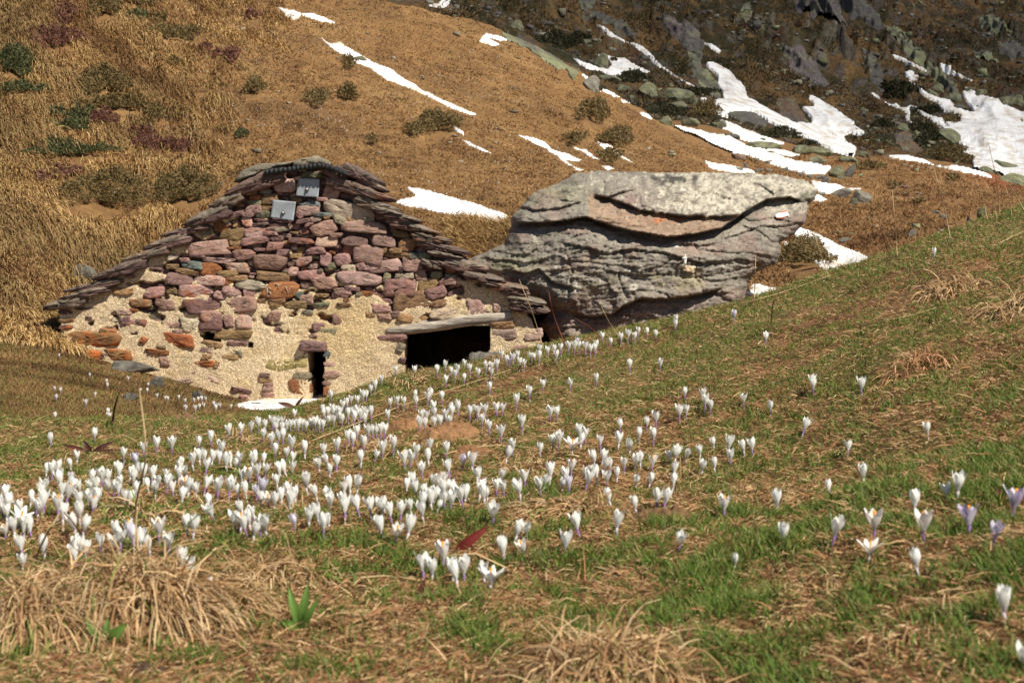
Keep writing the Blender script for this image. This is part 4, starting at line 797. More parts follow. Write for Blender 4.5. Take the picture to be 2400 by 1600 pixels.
# grey metal plates bolted to the gable
M_zinc = vcol_mat('dull_zinc', 0.55, ((9, 0.16), (30, 0.12)), ((12, 0.35, 0.01),), 0.4); M_bolt = vcol_mat('rusty_bolt', 0.6, (), (), 0.5)
def plate(cs, bolt, turn):
    cs = np.array(cs, float); n = 12; V = []
    for side, off in ((0, 0.135), (1, 0.128)):
        for i in range(n + 1):
            for j in range(n + 1):
                a, b_ = i / n, j / n; p = (cs[0] * (1-a) + cs[1] * a) * (1-b_) + (cs[3] * (1-a) + cs[2] * a) * b_
                w = at(p[0], p[1], HY); w[1] -= off + 0.010 * math.sin(a * 5 + b_ * 3) + 0.03 * (abs(a - .5) * abs(b_ - .5)) ** 1.5 * 4; V.append(w - hut_o)
    k = (n + 1) ** 2; F = []; I = lambda s, i, j: s * k + i * (n + 1) + j
    for i in range(n):
        for j in range(n): F += [(I(0,i,j), I(0,i,j+1), I(0,i+1,j+1), I(0,i+1,j)), (I(1,i,j), I(1,i+1,j), I(1,i+1,j+1), I(1,i,j+1))]
    for i in range(n): F += [(I(0,i,0), I(0,i+1,0), I(1,i+1,0), I(1,i,0)), (I(0,i+1,n), I(0,i,n), I(1,i,n), I(1,i+1,n)), (I(0,0,i+1), I(0,0,i), I(1,0,i), I(1,0,i+1)), (I(0,n,i), I(0,n,i+1), I(1,n,i+1), I(1,n,i))]
    b = MB(); b.add(V, F, (0.245, 0.27, 0.285)); o = link('metal_plate', b.mesh('metal_plate', M_zinc), hut)
    c = at(*bolt, HY) - hut_o; b = MB()
    for rad, y0, y1, nn, tw, col in ((0.026, 0.130, 0.150, 4, turn, (0.05, 0.04, 0.035)), (0.014, 0.150, 0.168, 6, 0.3, (0.45, 0.43, 0.40))):
        P = [(c[0] + rad * math.cos(2*math.pi*q_/nn + tw), -y, c[2] + rad * math.sin(2*math.pi*q_/nn + tw)) for y in (y0, y1) for q_ in range(nn)]
        b.add(P, [(i, (i+1) % nn, nn + (i+1) % nn, nn + i) for i in range(nn)] + [tuple(nn + i for i in range(nn))], col)
    link('bolt', b.mesh('bolt', M_bolt), o); return o
tag(plate([(704, 419), (753, 421), (750, 464), (698, 460)], (723.5, 444.7), 0.8), 'upper grey metal plate under the ridge'); tag(plate([(644.7, 469), (697.5, 474), (692, 518.5), (639, 510.5)], (668, 499), 0), 'lower grey metal plate with a diamond washer')
# roof slabs, each laid on the slope and sticking out past the gable
SLABS = '''1 2050 320 560 150 -20|1 1790 480 300 105 -18|1 1620 622 430 140 -19|1 1400 752 430 78 -12|1 1240 862 430 115 -14|1 1050 970 450 86 -15|1 810 1112 480 112 -18|1 570 1252 510 74 -11|1 490 1322 440 66 -12|1 310 1412 400 116 -13
2 650 235 340 120 22|2 630 372 580 120 17|2 740 325 230 86 20|2 790 515 380 105 15|2 900 575 260 60 12|2 1030 628 300 72 12|2 1100 705 420 95 16|2 1290 818 320 84 8|2 1400 905 460 90 14|2 1430 972 320 52 9|2 1610 1068 390 118 8|2 1310 1060 210 64 22|2 1780 1180 370 80 10|2 1980 1262 410 72 8|2 2060 1318 250 44 5|2 2170 1392 340 66 8|2 2200 1462 350 90 8|2 430 235 260 90 28|2 1400 1050 240 50 12|2 1230 740 260 46 12'''
i = 0
for ln in SLABS.split('\n'):
    tile = ln[0]
    for row in ln[2:].split('|'):
        t = row.split(); t = t[1:] if len(t) == 6 else t; x, y, w, h, rot = (float(v) for v in t); ox, oy = TILE[tile]; i += 1
        b = Stones(); r = np.random.default_rng(300 + i); n = 34; th = np.linspace(0, 2*math.pi, n + 1)[:-1]; p = 2.6
        rr = (np.abs(np.cos(th)) ** p + np.abs(np.sin(th)) ** p) ** (-1/p) * (1 + 0.10 * pn(th * 2.5, i * 3.7, 1) + 0.06 * r.uniform(-1, 1, n)) ; lx, ly = 0.5 * w / 3.92 * 1.06 * rr * np.cos(th), 0.5 * h / 3.92 * 1.16 * rr * np.sin(th) * (0.8 + 0.35 * np.cos(th) * (1 if tile == '1' else -1))
        a = R_(rot); rows = []; front = 0.16 + 0.05 * r.random()
        for k, yy in ((1.0, 0.95), (1.0, 0.5), (1.02, 0.05), (1.0, -front + 0.03), (0.9, -front), (0.6, -front - 0.012), (0.25, -front - 0.01)):
            lay = 1 + (0.16 * pn(ly * 0.28 + i, lx * 0.018, yy * 2) if yy < 0.1 else 0)
            X = ox + x / 3.92 + (lx * math.cos(a) - ly * math.sin(a)) * k * (1 + 0.03 * pn(th * 3, yy * 4, i)); Y = oy + y / 3.92 + (lx * math.sin(a) + ly * math.cos(a)) * k
            q_, T = ray(X, Y); rows.append(np.stack([q_ * HY, HY + yy * lay + 0.03 * pn(th * 4, k * 5, i) * (yy < 0), CAM_H + T * HY], 1) - hut_o)
        V = np.concatenate(rows); m = len(rows); F = [(j*n + k, j*n + (k+1) % n, (j+1)*n + (k+1) % n, (j+1)*n + k) for j in range(m-1) for k in range(n)] + [tuple((m-1)*n + k for k in range(n)), tuple(range(n))[::-1]]
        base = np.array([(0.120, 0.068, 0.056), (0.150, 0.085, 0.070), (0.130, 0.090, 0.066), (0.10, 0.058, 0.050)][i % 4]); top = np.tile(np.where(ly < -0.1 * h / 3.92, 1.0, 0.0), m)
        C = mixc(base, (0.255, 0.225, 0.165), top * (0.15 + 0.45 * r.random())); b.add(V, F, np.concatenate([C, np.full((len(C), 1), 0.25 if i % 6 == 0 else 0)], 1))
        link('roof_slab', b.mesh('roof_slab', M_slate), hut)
for nm, pts, th_, col in (('ridge_slab', [(553, 428), (575, 400), (610, 386), (650, 384), (700, 380), (640, 396), (600, 412)], 0, (0.20, 0.175, 0.14)), ('ridge_slab', [(790, 388), (835, 400), (870, 418), (886, 432), (870, 436), (840, 420), (800, 406)], 0, (0.17, 0.12, 0.105)), ('ridge_slab', [(695, 378), (720, 372), (748, 366), (754, 380), (730, 392), (690, 392)], 0, (0.26, 0.21, 0.15))):
    c = np.mean(pts, 0); one(nm, c[0], c[1], 100, 30, 0, col, mat=M_slate, prot=0.2, seed=int(c[0]), back=1.0, tilt=0, out=poly_out(pts, *c))
# black corrugated hose under the ridge slabs
hs = np.linspace(0, 1, 110); P = np.array([at(np.interp(t, [0, .3, .65, .8, 1], [622, 683, 748, 775, 815]), np.interp(t, [0, .3, .65, .8, 1], [404, 397, 388, 393, 410]), HY - 0.25) for t in hs]) - hut_o
V, F = tube(P, 0.036 + 0.007 * np.sin(hs * 2 * math.pi * 19), 12); b = MB(); b.add(V, F, (0.012, 0.012, 0.012)); M_hose = vcol_mat('black_hose', 0.6, (), (), 0.3); tag(link('ridge_hose', b.mesh('ridge_hose', M_hose, True), hut), 'black corrugated hose under the ridge slabs')
# the body of the hut behind the gable: side walls and roof, closed so that the openings stay dark
sh = np.array([(146, 1000), (146, 735), (330, 622), (500, 505), (620, 425), (700, 405), (790, 420), (900, 495), (1080, 612), (1200, 705), (1262, 800), (1262, 1000)], float); n = len(sh); q, T = ray(sh[:, 0], sh[:, 1]); b = MB(); V = []
for yy in (HY + 0.1, HY + 1.4, HY + 2.8, HY + 4.2): V += [(q[i] * HY, yy, CAM_H + T[i] * HY) for i in range(n)]
b.add(np.array(V) - hut_o, [(j*n + i, (j+1)*n + i, (j+1)*n + (i+1) % n, j*n + (i+1) % n) for j in range(3) for i in range(n)] + [tuple(3*n + i for i in range(n))[::-1]], (0.10, 0.075, 0.065))
tag(link('roof', b.mesh('roof', M_slate), hut), 'stone slab roof running back into the hillside')
# ================================================================ THE GREAT BOULDER
BY = 18.9; BM = BY / FPX
M_boul = stone_mat('boulder_schist', 0.9, 0.55, 0.55)
TOP = [(1085, 612), (1120, 596), (1180, 571), (1196, 530), (1199, 505), (1215, 490), (1236, 460), (1250, 450), (1306, 430), (1343, 405), (1398, 399), (1486, 401), (1540, 404), (1622, 402), (1724, 404), (1826, 408), (1894, 423), (1917, 442)]
OUT = TOP + [(1912, 466), (1896, 480), (1893, 500), (1890, 521), (1865, 546), (1830, 570), (1832, 592), (1822, 616), (1774, 640), (1755, 660), (1748, 700), (1735, 740), (1700, 790), (1500, 860), (1300, 880), (1290, 800), (1262, 760), (1285, 732), (1250, 705), (1180, 690), (1128, 655), (1095, 632)]
gx, gy = np.meshgrid(np.arange(1076, 1926, 2.6), np.arange(392, 890, 2.6), indexing='ij')
wob = 2.2 * fbm(gx * 0.05, gy * 0.08, 4, 3)
e = edge_dist(OUT, gx + wob * 0.6, gy + wob)
# joints: sharp cracks across the beds
# ledges: (outline of the lip, how deep the hollow under it, how far it reaches down)
LIPS = [([(1196, 520), (1230, 522), (1300, 520), (1372, 508), (1440, 532), (1500, 545), (1566, 556), (1630, 548), (1690, 535), (1742, 498), (1800, 466), (1850, 462), (1885, 476)], 0.50, 22),
        ([(1385, 452), (1440, 468), (1500, 492), (1540, 497), (1600, 506), (1690, 508), (1745, 502)], 0.30, 16),
        ([(1380, 458), (1420, 462), (1470, 448), (1500, 436)], 0.16, 12),
        ([(1300, 565), (1360, 577), (1420, 590), (1490, 583), (1560, 592), (1600, 606), (1640, 614), (1700, 610)], 0.15, 8),
        ([(1180, 632), (1230, 640), (1262, 632), (1300, 664), (1370, 680)], 0.16, 9),
        ([(1330, 726), (1385, 742), (1440, 735), (1462, 715), (1500, 700), (1560, 700), (1640, 690), (1700, 672)], 0.30, 18),
        ([(1200, 480), (1250, 492), (1310, 486), (1380, 470)], 0.14, 10),
        ([(1740, 420), (1780, 432), (1815, 455), (1860, 430)], 0.10, 7),
        ([(1670, 450), (1700, 463), (1735, 470)], 0.10, 6),
        ([(1450, 540), (1540, 560), (1640, 575), (1700, 566)], 0.12, 10),
        ([(1880, 520), (1840, 530), (1790, 528), (1740, 545), (1690, 560)], 0.10, 8)]
v = (gy - 400) / 380.0
dep = 0.9 * np.clip(1 - v * 1.9, 0, 1) ** 1.6 + 0.18 * smooth(0.72, 1.0, v) + 0.0005 * (np.abs(gx - 1480) / 10) ** 2      # leans back at the top, undercut below
lipw = 2.5 * fbm(gx * 0.02, gy * 0.03, 8, 3)
for L_, a, w in LIPS:
    P = np.array(L_, float); o = np.argsort(P[:, 0]); ly = np.interp(gx, P[o, 0], P[o, 1]); inx = smooth(P[:, 0].min() - 4, P[:, 0].min() + 40, gx) * (1 - smooth(P[:, 0].max() - 40, P[:, 0].max() + 4, gx))
    t = gy + lipw - ly; dep = dep + 0.68 * a * inx * (smooth(-1.5, 2.5, t) * np.exp(-np.clip(t, 0, None) / (w * 0.75)) - 0.35 * np.exp(-(np.clip(-t, 0, None) / (w * 1.3)) ** 2) * (t < 0))
bed = gy + 14 * np.sin((gx - 1300) / 190.0) - 0.16 * (gx - 1700) * (gx > 1700) + 7 * fbm(gx * 0.008, gy * 0.012, 2, 3)
sh = bed / 11.0 + 0.7 * fbm(gx * 0.012, bed * 0.05, 5, 3); saw = sh - np.floor(sh); amp = smooth(-0.35, 0.5, fbm(gx * 0.013, gy * 0.03, 12, 3))
dep = dep - 0.030 * amp * saw ** 1.4 * (0.45 + 0.55 * smooth(0.05, 0.35, v))
sh2 = bed / 4.2 + 1.2 * fbm(gx * 0.03, bed * 0.1, 6, 3); dep = dep - 0.020 * (sh2 - np.floor(sh2)) * smooth(-0.3, 0.4, fbm(gx * 0.02, gy * 0.05, 15, 3))
fc = 1.5 * fbm(gx * 0.007 + 3, gy * 0.016, 31, 2) + bed * 0.020; fr = fc - np.floor(fc); dep = dep + 0.045 * (smooth(0, 0.06, fr) - fr) * (0.25 + 0.75 * smooth(0.1, 0.35, v)); dep = dep - 0.06 * fbm(gx * 0.010, gy * 0.016, 3, 3) - 0.020 * fbm(gx * 0.04, bed * 0.10, 4, 4) - 0.012 * fbm(gx * 0.14, bed * 0.32, 4, 3)
rnd = np.clip(e, 0, 60) / 60; dep = dep + 0.5 * (1 - np.sqrt(np.clip(1 - (1 - rnd) ** 2, 0, 1))) ** 1.3
for J in ([(1500, 402), (1506, 430), (1498, 470), (1512, 500)], [(1682, 404), (1700, 428), (1728, 446), (1752, 470), (1768, 486)], [(1450, 560), (1462, 600), (1448, 650), (1470, 700)], [(1620, 560), (1640, 600), (1628, 640), (1650, 690)], [(1260, 452), (1300, 470), (1352, 474)], [(1560, 640), (1610, 652), (1700, 640), (1780, 622)], [(1330, 600), (1342, 640), (1330, 700)], [(1390, 402), (1420, 430), (1410, 452)]):
    P = np.array(J, float); dj = np.full(gx.shape, 1e9); jx, jy = gx + 3 * fbm(gx * 0.05, gy * 0.05, 33, 3), gy + 3 * fbm(gx * 0.05, gy * 0.05, 34, 3)
    for (x0, y0), (x1, y1) in zip(P[:-1], P[1:]):
        t = np.clip(((jx - x0) * (x1 - x0) + (jy - y0) * (y1 - y0)) / ((x1 - x0) ** 2 + (y1 - y0) ** 2), 0, 1); dj = np.minimum(dj, np.hypot(jx - x0 - t * (x1 - x0), jy - y0 - t * (y1 - y0)))
    dep = dep + 0.035 * np.exp(-(dj / 2.0) ** 2) + 0.012 * smooth(14, 0, dj)
q, T = ray(gx, gy); Yb = BY - 0.9 + dep
V = np.stack([q * Yb, Yb, CAM_H + T * Yb], -1)
ok = e > 0; kf = ok[:-1, :-1] & ok[1:, :-1] & ok[1:, 1:] & ok[:-1, 1:]
F = biggest(grid_faces(*gx.shape, keep=kf.ravel())[:, ::-1])
G1, PK, BR, PL, GN = (0.225, 0.200, 0.160), (0.225, 0.158, 0.130), (0.29, 0.180, 0.108), (0.45, 0.41, 0.32), (0.27, 0.265, 0.14)
n1, n2, n3 = fbm(gx * 0.012, gy * 0.02, 21, 4), fbm(gx * 0.05, gy * 0.07, 22, 4), fbm(gx * 0.14, gy * 0.16, 23, 3)
lip0 = np.interp(gx, *np.array(sorted(LIPS[0][0])).T); lip1 = np.interp(gx, *np.array(sorted(LIPS[1][0])).T)
upper = 1 - smooth(-10, 4, gy + lipw - lip1); midz = (gy > lip1) & (gy < lip0) & (gx > 1380) & (gx < 1760)
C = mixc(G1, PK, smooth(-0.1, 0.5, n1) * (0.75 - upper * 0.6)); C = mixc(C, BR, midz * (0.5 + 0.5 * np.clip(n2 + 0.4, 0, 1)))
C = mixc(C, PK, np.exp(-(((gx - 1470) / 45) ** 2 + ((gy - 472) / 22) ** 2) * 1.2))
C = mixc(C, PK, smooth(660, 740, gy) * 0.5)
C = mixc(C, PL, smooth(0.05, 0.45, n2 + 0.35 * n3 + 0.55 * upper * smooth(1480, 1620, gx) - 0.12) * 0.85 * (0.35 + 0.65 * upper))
C = mixc(C, GN, smooth(0.1, 0.5, n1 + 0.4 * n2) * np.exp(-(((gx - 1520) / 150) ** 2 + ((gy - 655) / 45) ** 2)) * 0.8)
C = mixc(C, GN, np.exp(-(((gx - 1300) / 90) ** 2 + ((gy - 450) / 30) ** 2)) * 0.35); C = mixc(C, GN, np.exp(-(((gx - 1200) / 70) ** 2 + ((gy - 622) / 18) ** 2)) * 0.6)
spots = np.zeros_like(gx)
for x, y, a, b_ in ((1230, 619, 11, 8), (1306, 622, 10, 7), (1320, 646, 11, 8), (1351, 675, 9, 9), (1463, 653, 8, 6), (1485, 672, 9, 7), (1470, 637, 9, 5), (1430, 590, 6, 4), (1586, 574, 9, 6), (1602, 443, 8, 4), (1540, 632, 8, 4), (1500, 628, 10, 5), (1410, 655, 6, 5)): spots = np.maximum(spots, smooth(1.25, 0.85, np.hypot((gx - x) / a, (gy - y) / b_) + 0.5 * n3))
C = mixc(C, (0.50, 0.46, 0.38), spots * 0.9)
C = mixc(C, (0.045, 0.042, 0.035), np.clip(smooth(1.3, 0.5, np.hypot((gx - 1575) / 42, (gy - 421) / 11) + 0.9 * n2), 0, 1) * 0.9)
C = mixc(C, (0.09, 0.085, 0.055), smooth(1.2, 0.6, np.hypot((gx - 1890) / 30, (gy - 464) / 14) + 0.6 * n2) * 0.7)  # right end darkened: its shade painted into the colour along with wet moss
C = mixc(C, (0.05, 0.046, 0.04), smooth(0.38, 0.62, n3 + 0.5 * n2) * 0.6)
lich = np.clip(smooth(1.2, 0.4, np.hypot((gx - 1575) / 60, (gy - 517) / 9)) + smooth(1.2, 0.5, np.hypot((gx - 1523) / 18, (gy - 555) / 6)), 0, 1)
# closed body: the same outline carried back
inv_ok = np.zeros(gx.size, bool); inv_ok[F.ravel()] = True
ed = np.concatenate([F[:, [0, 1]], F[:, [1, 2]], F[:, [2, 3]], F[:, [3, 0]]]); key = np.sort(ed, 1).astype(np.int64); _, ix, ct = np.unique(key[:, 0] * 10**7 + key[:, 1], return_index=True, return_counts=True); ed = ed[ix[ct == 1]]
Vf = V.reshape(-1, 3); nV = len(Vf); Vb1 = Vf * np.array([1, 1, 1.0]); c0 = Vf[inv_ok].mean(0); layers = [Vf]
for sc_, dy in ((0.99, 0.5), (0.94, 1.3), (0.80, 2.2), (0.45, 3.0)):
    W = c0 + (Vf - c0) * np.array([sc_, 1.0, sc_]); W[:, 1] += dy; W[:, 2] -= 0.05 * dy; layers.append(W)
Fs = [F]
for k in range(4): Fs.append(np.stack([ed[:, 1] + k*nV, ed[:, 0] + k*nV, ed[:, 0] + (k+1)*nV, ed[:, 1] + (k+1)*nV], 1))
Fs.append(F[:, ::-1] + 4 * nV)
Fa = np.concatenate(Fs); u, inv = np.unique(Fa.ravel(), return_inverse=True)
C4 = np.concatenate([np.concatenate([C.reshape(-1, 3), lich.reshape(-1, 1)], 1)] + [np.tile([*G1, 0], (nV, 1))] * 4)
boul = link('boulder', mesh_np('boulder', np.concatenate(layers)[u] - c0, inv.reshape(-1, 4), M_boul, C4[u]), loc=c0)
tag(boul, 'huge grey layered boulder overhanging beside the hut, with a painted trail mark', 'boulder')
def on_boulder(px, py, off=0.0):
    i = np.clip((np.asarray(px) - 1076) / 2.6, 0, gx.shape[0] - 1.01); j = np.clip((np.asarray(py) - 392) / 2.6, 0, gx.shape[1] - 1.01)
    a, b_ = i.astype(int), j.astype(int); y = np.minimum.reduce([Yb[a, b_], Yb[a+1, b_], Yb[a, b_+1], Yb[a+1, b_+1]]) - off; q_, T_ = ray(px, py); return np.stack([q_ * y, y, CAM_H + T_ * y], -1)
M_paint = vcol_mat('trail_paint', 0.7, ((18, 0.12),), ((30, 0.3, 0.01),))
def painted(name, poly, colf, parent, label, mat, off=0.012, step=1.2):
    P = np.array(poly, float); x, y = np.meshgrid(np.arange(P[:, 0].min() - 2, P[:, 0].max() + 3, step), np.arange(P[:, 1].min() - 2, P[:, 1].max() + 3, step), indexing='ij')
    k = edge_dist(poly, x, y) + 0.9 * pn(x * 0.4, y * 0.4, 2) > 0; kk = k[:-1, :-1] & k[1:, :-1] & k[1:, 1:] & k[:-1, 1:]
    F_ = grid_faces(*x.shape, keep=kk.ravel())[:, ::-1]; W = on_boulder(x, y, off).reshape(-1, 3) - c0; u_, iv = np.unique(F_.ravel(), return_inverse=True)
    return tag(link(name, mesh_np(name, W[u_], iv.reshape(-1, 4), mat, colf(x, y).reshape(-1, 3)[u_]), parent), label)
Mk = lambda pts: scaled(pts, 1790, 470, 26.1)
painted('trail_mark', Mk([(690, 860), (960, 720), (1050, 690), (1350, 590), (1480, 640), (1560, 860), (1540, 960), (1300, 1010), (1100, 1110), (800, 1170), (720, 1020)]), lambda x, y: mixc((0.80, 0.77, 0.72), (0.62, 0.10, 0.05), np.clip(smooth(0.6, -0.6, y - np.interp(x, [1826, 1834, 1845], [499, 498.6, 496.0])) * (x > 1826.5) * (x < 1845) + smooth(-0.8, 0.8, y - np.interp(x, [1818, 1828, 1840, 1850], [510.5, 509.8, 507, 505.4])), 0, 1)), boul, 'white trail mark with red stripes above and below', M_paint)
plq = painted('plaster_patch', [(1596, 624), (1612, 622.5), (1631, 623), (1631, 633), (1628, 640), (1612, 638), (1602, 634)], lambda x, y: mixc((0.56, 0.44, 0.28), (0.30, 0.20, 0.14), smooth(2.2, 1.2, np.abs(y - 627.3) * 2) * (x > 1602) * (x < 1619)), boul, 'beige plaster patch under the little figure', M_paint, 0.018)
# small white figure standing on an iron peg in the rock
fig_p = on_boulder(np.array([1605.5]), np.array([618.0]), 0.10)[0]; M_white = vcol_mat('white_plaster', 0.75, ((40, 0.2),), ((50, 0.3, 0.01),))
fig = empty('statuette', fig_p); tag(fig, 'tiny white robed figure fixed to the boulder above a plaster patch', 'statuette')
b = MB(); zs = np.array([0, .01, .03, .055, .075, .088, .094, .100, .108, .114, .118]); rs = np.array([.016, .0165, .018, .0215, .020, .013, .0085, .0105, .0115, .009, .001])
Vs = [(r_ * math.cos(k * math.pi / 6) * 1.05, r_ * math.sin(k * math.pi / 6) * 0.8, z) for z, r_ in zip(zs, rs) for k in range(12)]
b.add(Vs, [(j*12 + k, j*12 + (k+1) % 12, (j+1)*12 + (k+1) % 12, (j+1)*12 + k) for j in range(len(zs)-1) for k in range(12)] + [tuple(range(12))[::-1]], (0.78, 0.76, 0.70))
for sx in (-1, 1):
    Vt, Ft = tube([(sx * .019, 0, .080), (sx * .022, -.010, .066), (sx * .003, -.022, .070)], [.006, .0055, .004], 6); b.add(Vt, Ft, (0.78, 0.76, 0.70))
link('body', b.mesh('body', M_white, True), fig)
b = MB(); Vt, Ft = tube([(0, 0, 0), (0, 0, -.02), (0, .12, -.028)], .004, 6); b.add(Vt, Ft, (0.16, 0.07, 0.03)); link('iron_peg', b.mesh('iron_peg', M_bolt), fig)
b = MB(); Vt, Ft = tube([(-.026, .02, .022), (-.030, .02, .06), (-.024, .02, .085)], [.006, .008, .004], 6); b.add(Vt, Ft, (0.60, 0.50, 0.36)); link('mantle_edge', b.mesh('mantle_edge', M_white), fig)
# ================================================================ GRASS, TUSSOCKS, STALKS, CROCUSES
def blades(P, D, length, width, droop, col, seg=2, side=None, seed=0):
    """ribbon blades from roots P along D, bending down by droop; returns arrays for one mesh"""
    r = np.random.default_rng(seed); n = len(P); D = D / np.linalg.norm(D, axis=1)[:, None]
    S = np.cross(D, r.normal(size=(n, 3)) * np.array([0.5, 1.0, 0.5])) if side is None else side; S /= np.linalg.norm(S, axis=1)[:, None] + 1e-9
    pts = [P]; d = D.copy(); L = (length / seg)[:, None]
    for k in range(seg):
        pts.append(pts[-1] + d * L); d = d + np.array([0, 0, -1.0]) * (droop / seg)[:, None]; d /= np.linalg.norm(d, axis=1)[:, None] + 1e-9
    w = (width * 0.5)[:, None]; rows = []
    for k in range(seg):
        f = 1.0 - 0.45 * k / seg; rows += [pts[k] - S * w * f, pts[k] + S * w * f]
    rows.append(pts[seg]); m = 2 * seg + 1; V = np.stack(rows, 1).reshape(-1, 3)
    b = (np.arange(n) * m)[:, None]; quads = [np.array([2*k, 2*k+1, 2*k+3, 2*k+2]) for k in range(seg - 1)]
    loops = np.concatenate([b + q for q in quads] + [b + np.array([2*seg-2, 2*seg-1, 2*seg])], 1).ravel()
    sizes = np.tile([4] * (seg - 1) + [3], n)
    return V, loops, sizes, np.repeat(col, m, 0)
def join(parts):
    off = 0; V, L, S, C = [], [], [], []
    for v, l, s, c in parts: V.append(v); L.append(l + off); S.append(s); C.append(c); off += len(v)
    return np.concatenate(V), np.concatenate(L), np.concatenate(S), np.concatenate(C)
def blade_obj(name, parts, mat, loc=None):
    V, L, S, C = join(parts) if isinstance(parts, list) else parts
    loc = np.zeros(3) if loc is None else loc
    return link(name, mesh_np(name, V - loc, mat=mat, col=C, loops=L, sizes=S), loc=loc)
def pick(cols, n, r): return np.array(cols)[r.integers(0, len(cols), n)] * r.uniform(0.75, 1.25, (n, 1))
def rdir(n, r, up, spread=1.0):
    a = r.uniform(0, 2 * math.pi, n); return np.stack([np.cos(a) * spread, np.sin(a) * spread, np.broadcast_to(up, (n,)) * np.ones(n)], 1)
M_blade = vcol_mat('grass_blade', 0.6, (), (), 0.3, 0.35); M_straw = vcol_mat('dry_straw', 0.75, (), (), 0.25, 0.12)
GREEN = [(0.105, 0.185, 0.024), (0.155, 0.23, 0.036), (0.085, 0.14, 0.022), (0.22, 0.225, 0.055)]
STRAW = [(0.45, 0.285, 0.135), (0.37, 0.22, 0.10), (0.55, 0.38, 0.20), (0.29, 0.155, 0.068), (0.20, 0.092, 0.044), (0.34, 0.165, 0.075)]
def meadow_pts(n, r, d0=1.2, d1=6.7):
    d = np.exp(r.uniform(math.log(d0), math.log(d1), n)); x = (r.uniform(-260, 2660, n) - 1200) / FPX * d; o = r.random(n) < 0.26; x = np.where(o, np.sign(x) * (0.40 * d + r.uniform(0, 1.1, n)), x); return np.stack([x, d, ground(x, d)], 1)
r = np.random.default_rng(21)
P = meadow_pts(520000, r); X, Y = P[:, 0], P[:, 1]
g = 0.08 + 0.40 * fbm(X * 2.0, Y * 2.0, 11, 3) + 0.85 * fbm(X * 9, Y * 9, 12, 2) + 0.18 * smooth(0.1, 0.8, X) + 0.35 * smooth(4.2, 5.4, Y) + 0.25 * (1 - smooth(-0.9, 0.2, X)) * smooth(2.5, 4, Y)
keep = r.random(len(P)) < 0.10 + 0.90 * smooth(-0.15, 0.7, g - 0.12 * (1 - smooth(1.5, 2.2, Y)) + 0.20 * smooth(2.4, 3.4, Y) - 0.22 * smooth(-0.2, 0.5, fbm(X * 1.1 + 7, Y * 1.1, 18, 3))); P = P[keep]; n = len(P); print('green', n)
D = rdir(n, r, r.uniform(0.9, 2.6, n)); L_ = r.uniform(0.014, 0.038, n) * (0.8 + 0.3 * smooth(0, .8, g[keep])) * (1 - 0.3 * smooth(2.4, 3.4, P[:, 1])); W_ = r.uniform(0.0016, 0.0032, n)
gr = blade_obj('grass', blades(P, D, L_, W_, r.uniform(0.2, 1.2, n), pick(GREEN, n, r), 2, seed=1), M_blade); tag(gr, 'short green spring grass sprouting through the meadow thatch', 'grass', kind='stuff')
P = meadow_pts(430000, r); n = len(P); D = rdir(n, r, r.uniform(-0.12, 0.55, n)); P[:, 2] += r.uniform(0.0, 0.010, n)
th = blade_obj('thatch', blades(P, D, r.lognormal(math.log(0.016), 0.5, n), r.uniform(0.0011, 0.0026, n), r.uniform(0.2, 1.0, n), pick(STRAW, n, r), 2, seed=2), M_straw); tag(th, 'matted dead grass thatch covering the meadow', 'dead grass', kind='stuff')
# tussocks of dead grass, each a thing
def tussock(label, px, py, w, h, n=420, red=0.0, green=0.06, seed=0, lay=None, lo=0.9):
    r = np.random.default_rng(900 + seed); c = hit(px, py, lo)[0]; m = c[1] / FPX; R = 0.5 * w * m
    a = r.uniform(0, 2*math.pi, n); k = np.sqrt(r.random(n)); x, y = c[0] + R * 0.85 * k * np.cos(a), c[1] + R * 0.85 * k * np.sin(a)
    P = np.stack([x, y, ground(x, y) + 0.22 * h * m * (1 - k)], 1); out = np.stack([np.cos(a) * k * 0.8 + r.normal(0, .6, n), np.sin(a) * k * 0.8 + r.normal(0, .6, n) - 0.25, 0.60 - 0.5 * k + r.normal(0, .22, n)], 1)
    if lay is not None: out += np.array(lay) * r.uniform(0.4, 1.2, (n, 1))
    L = r.uniform(0.45, 1.05, n) * min(h, w * 0.6) * m * 1.25; C = pick(STRAW[:4] + [(0.50, 0.36, 0.20)], n, r)
    gm = r.random(n) < green; C[gm] = pick(GREEN, gm.sum(), r); C[:, 0] *= 1 + 0.25 * red; C[:, 1:] *= 1 - 0.25 * red
    d = blades(P, out, L, r.uniform(1.6, 3.6 if w < 300 else 5.5, n) * max(m, 0.0006), r.uniform(1.8, 4.2, n), C, 5, seed=seed)
    return tag(blade_obj('tussock', d, M_straw, c), label, 'grass tussock', 'tussocks of dead grass')
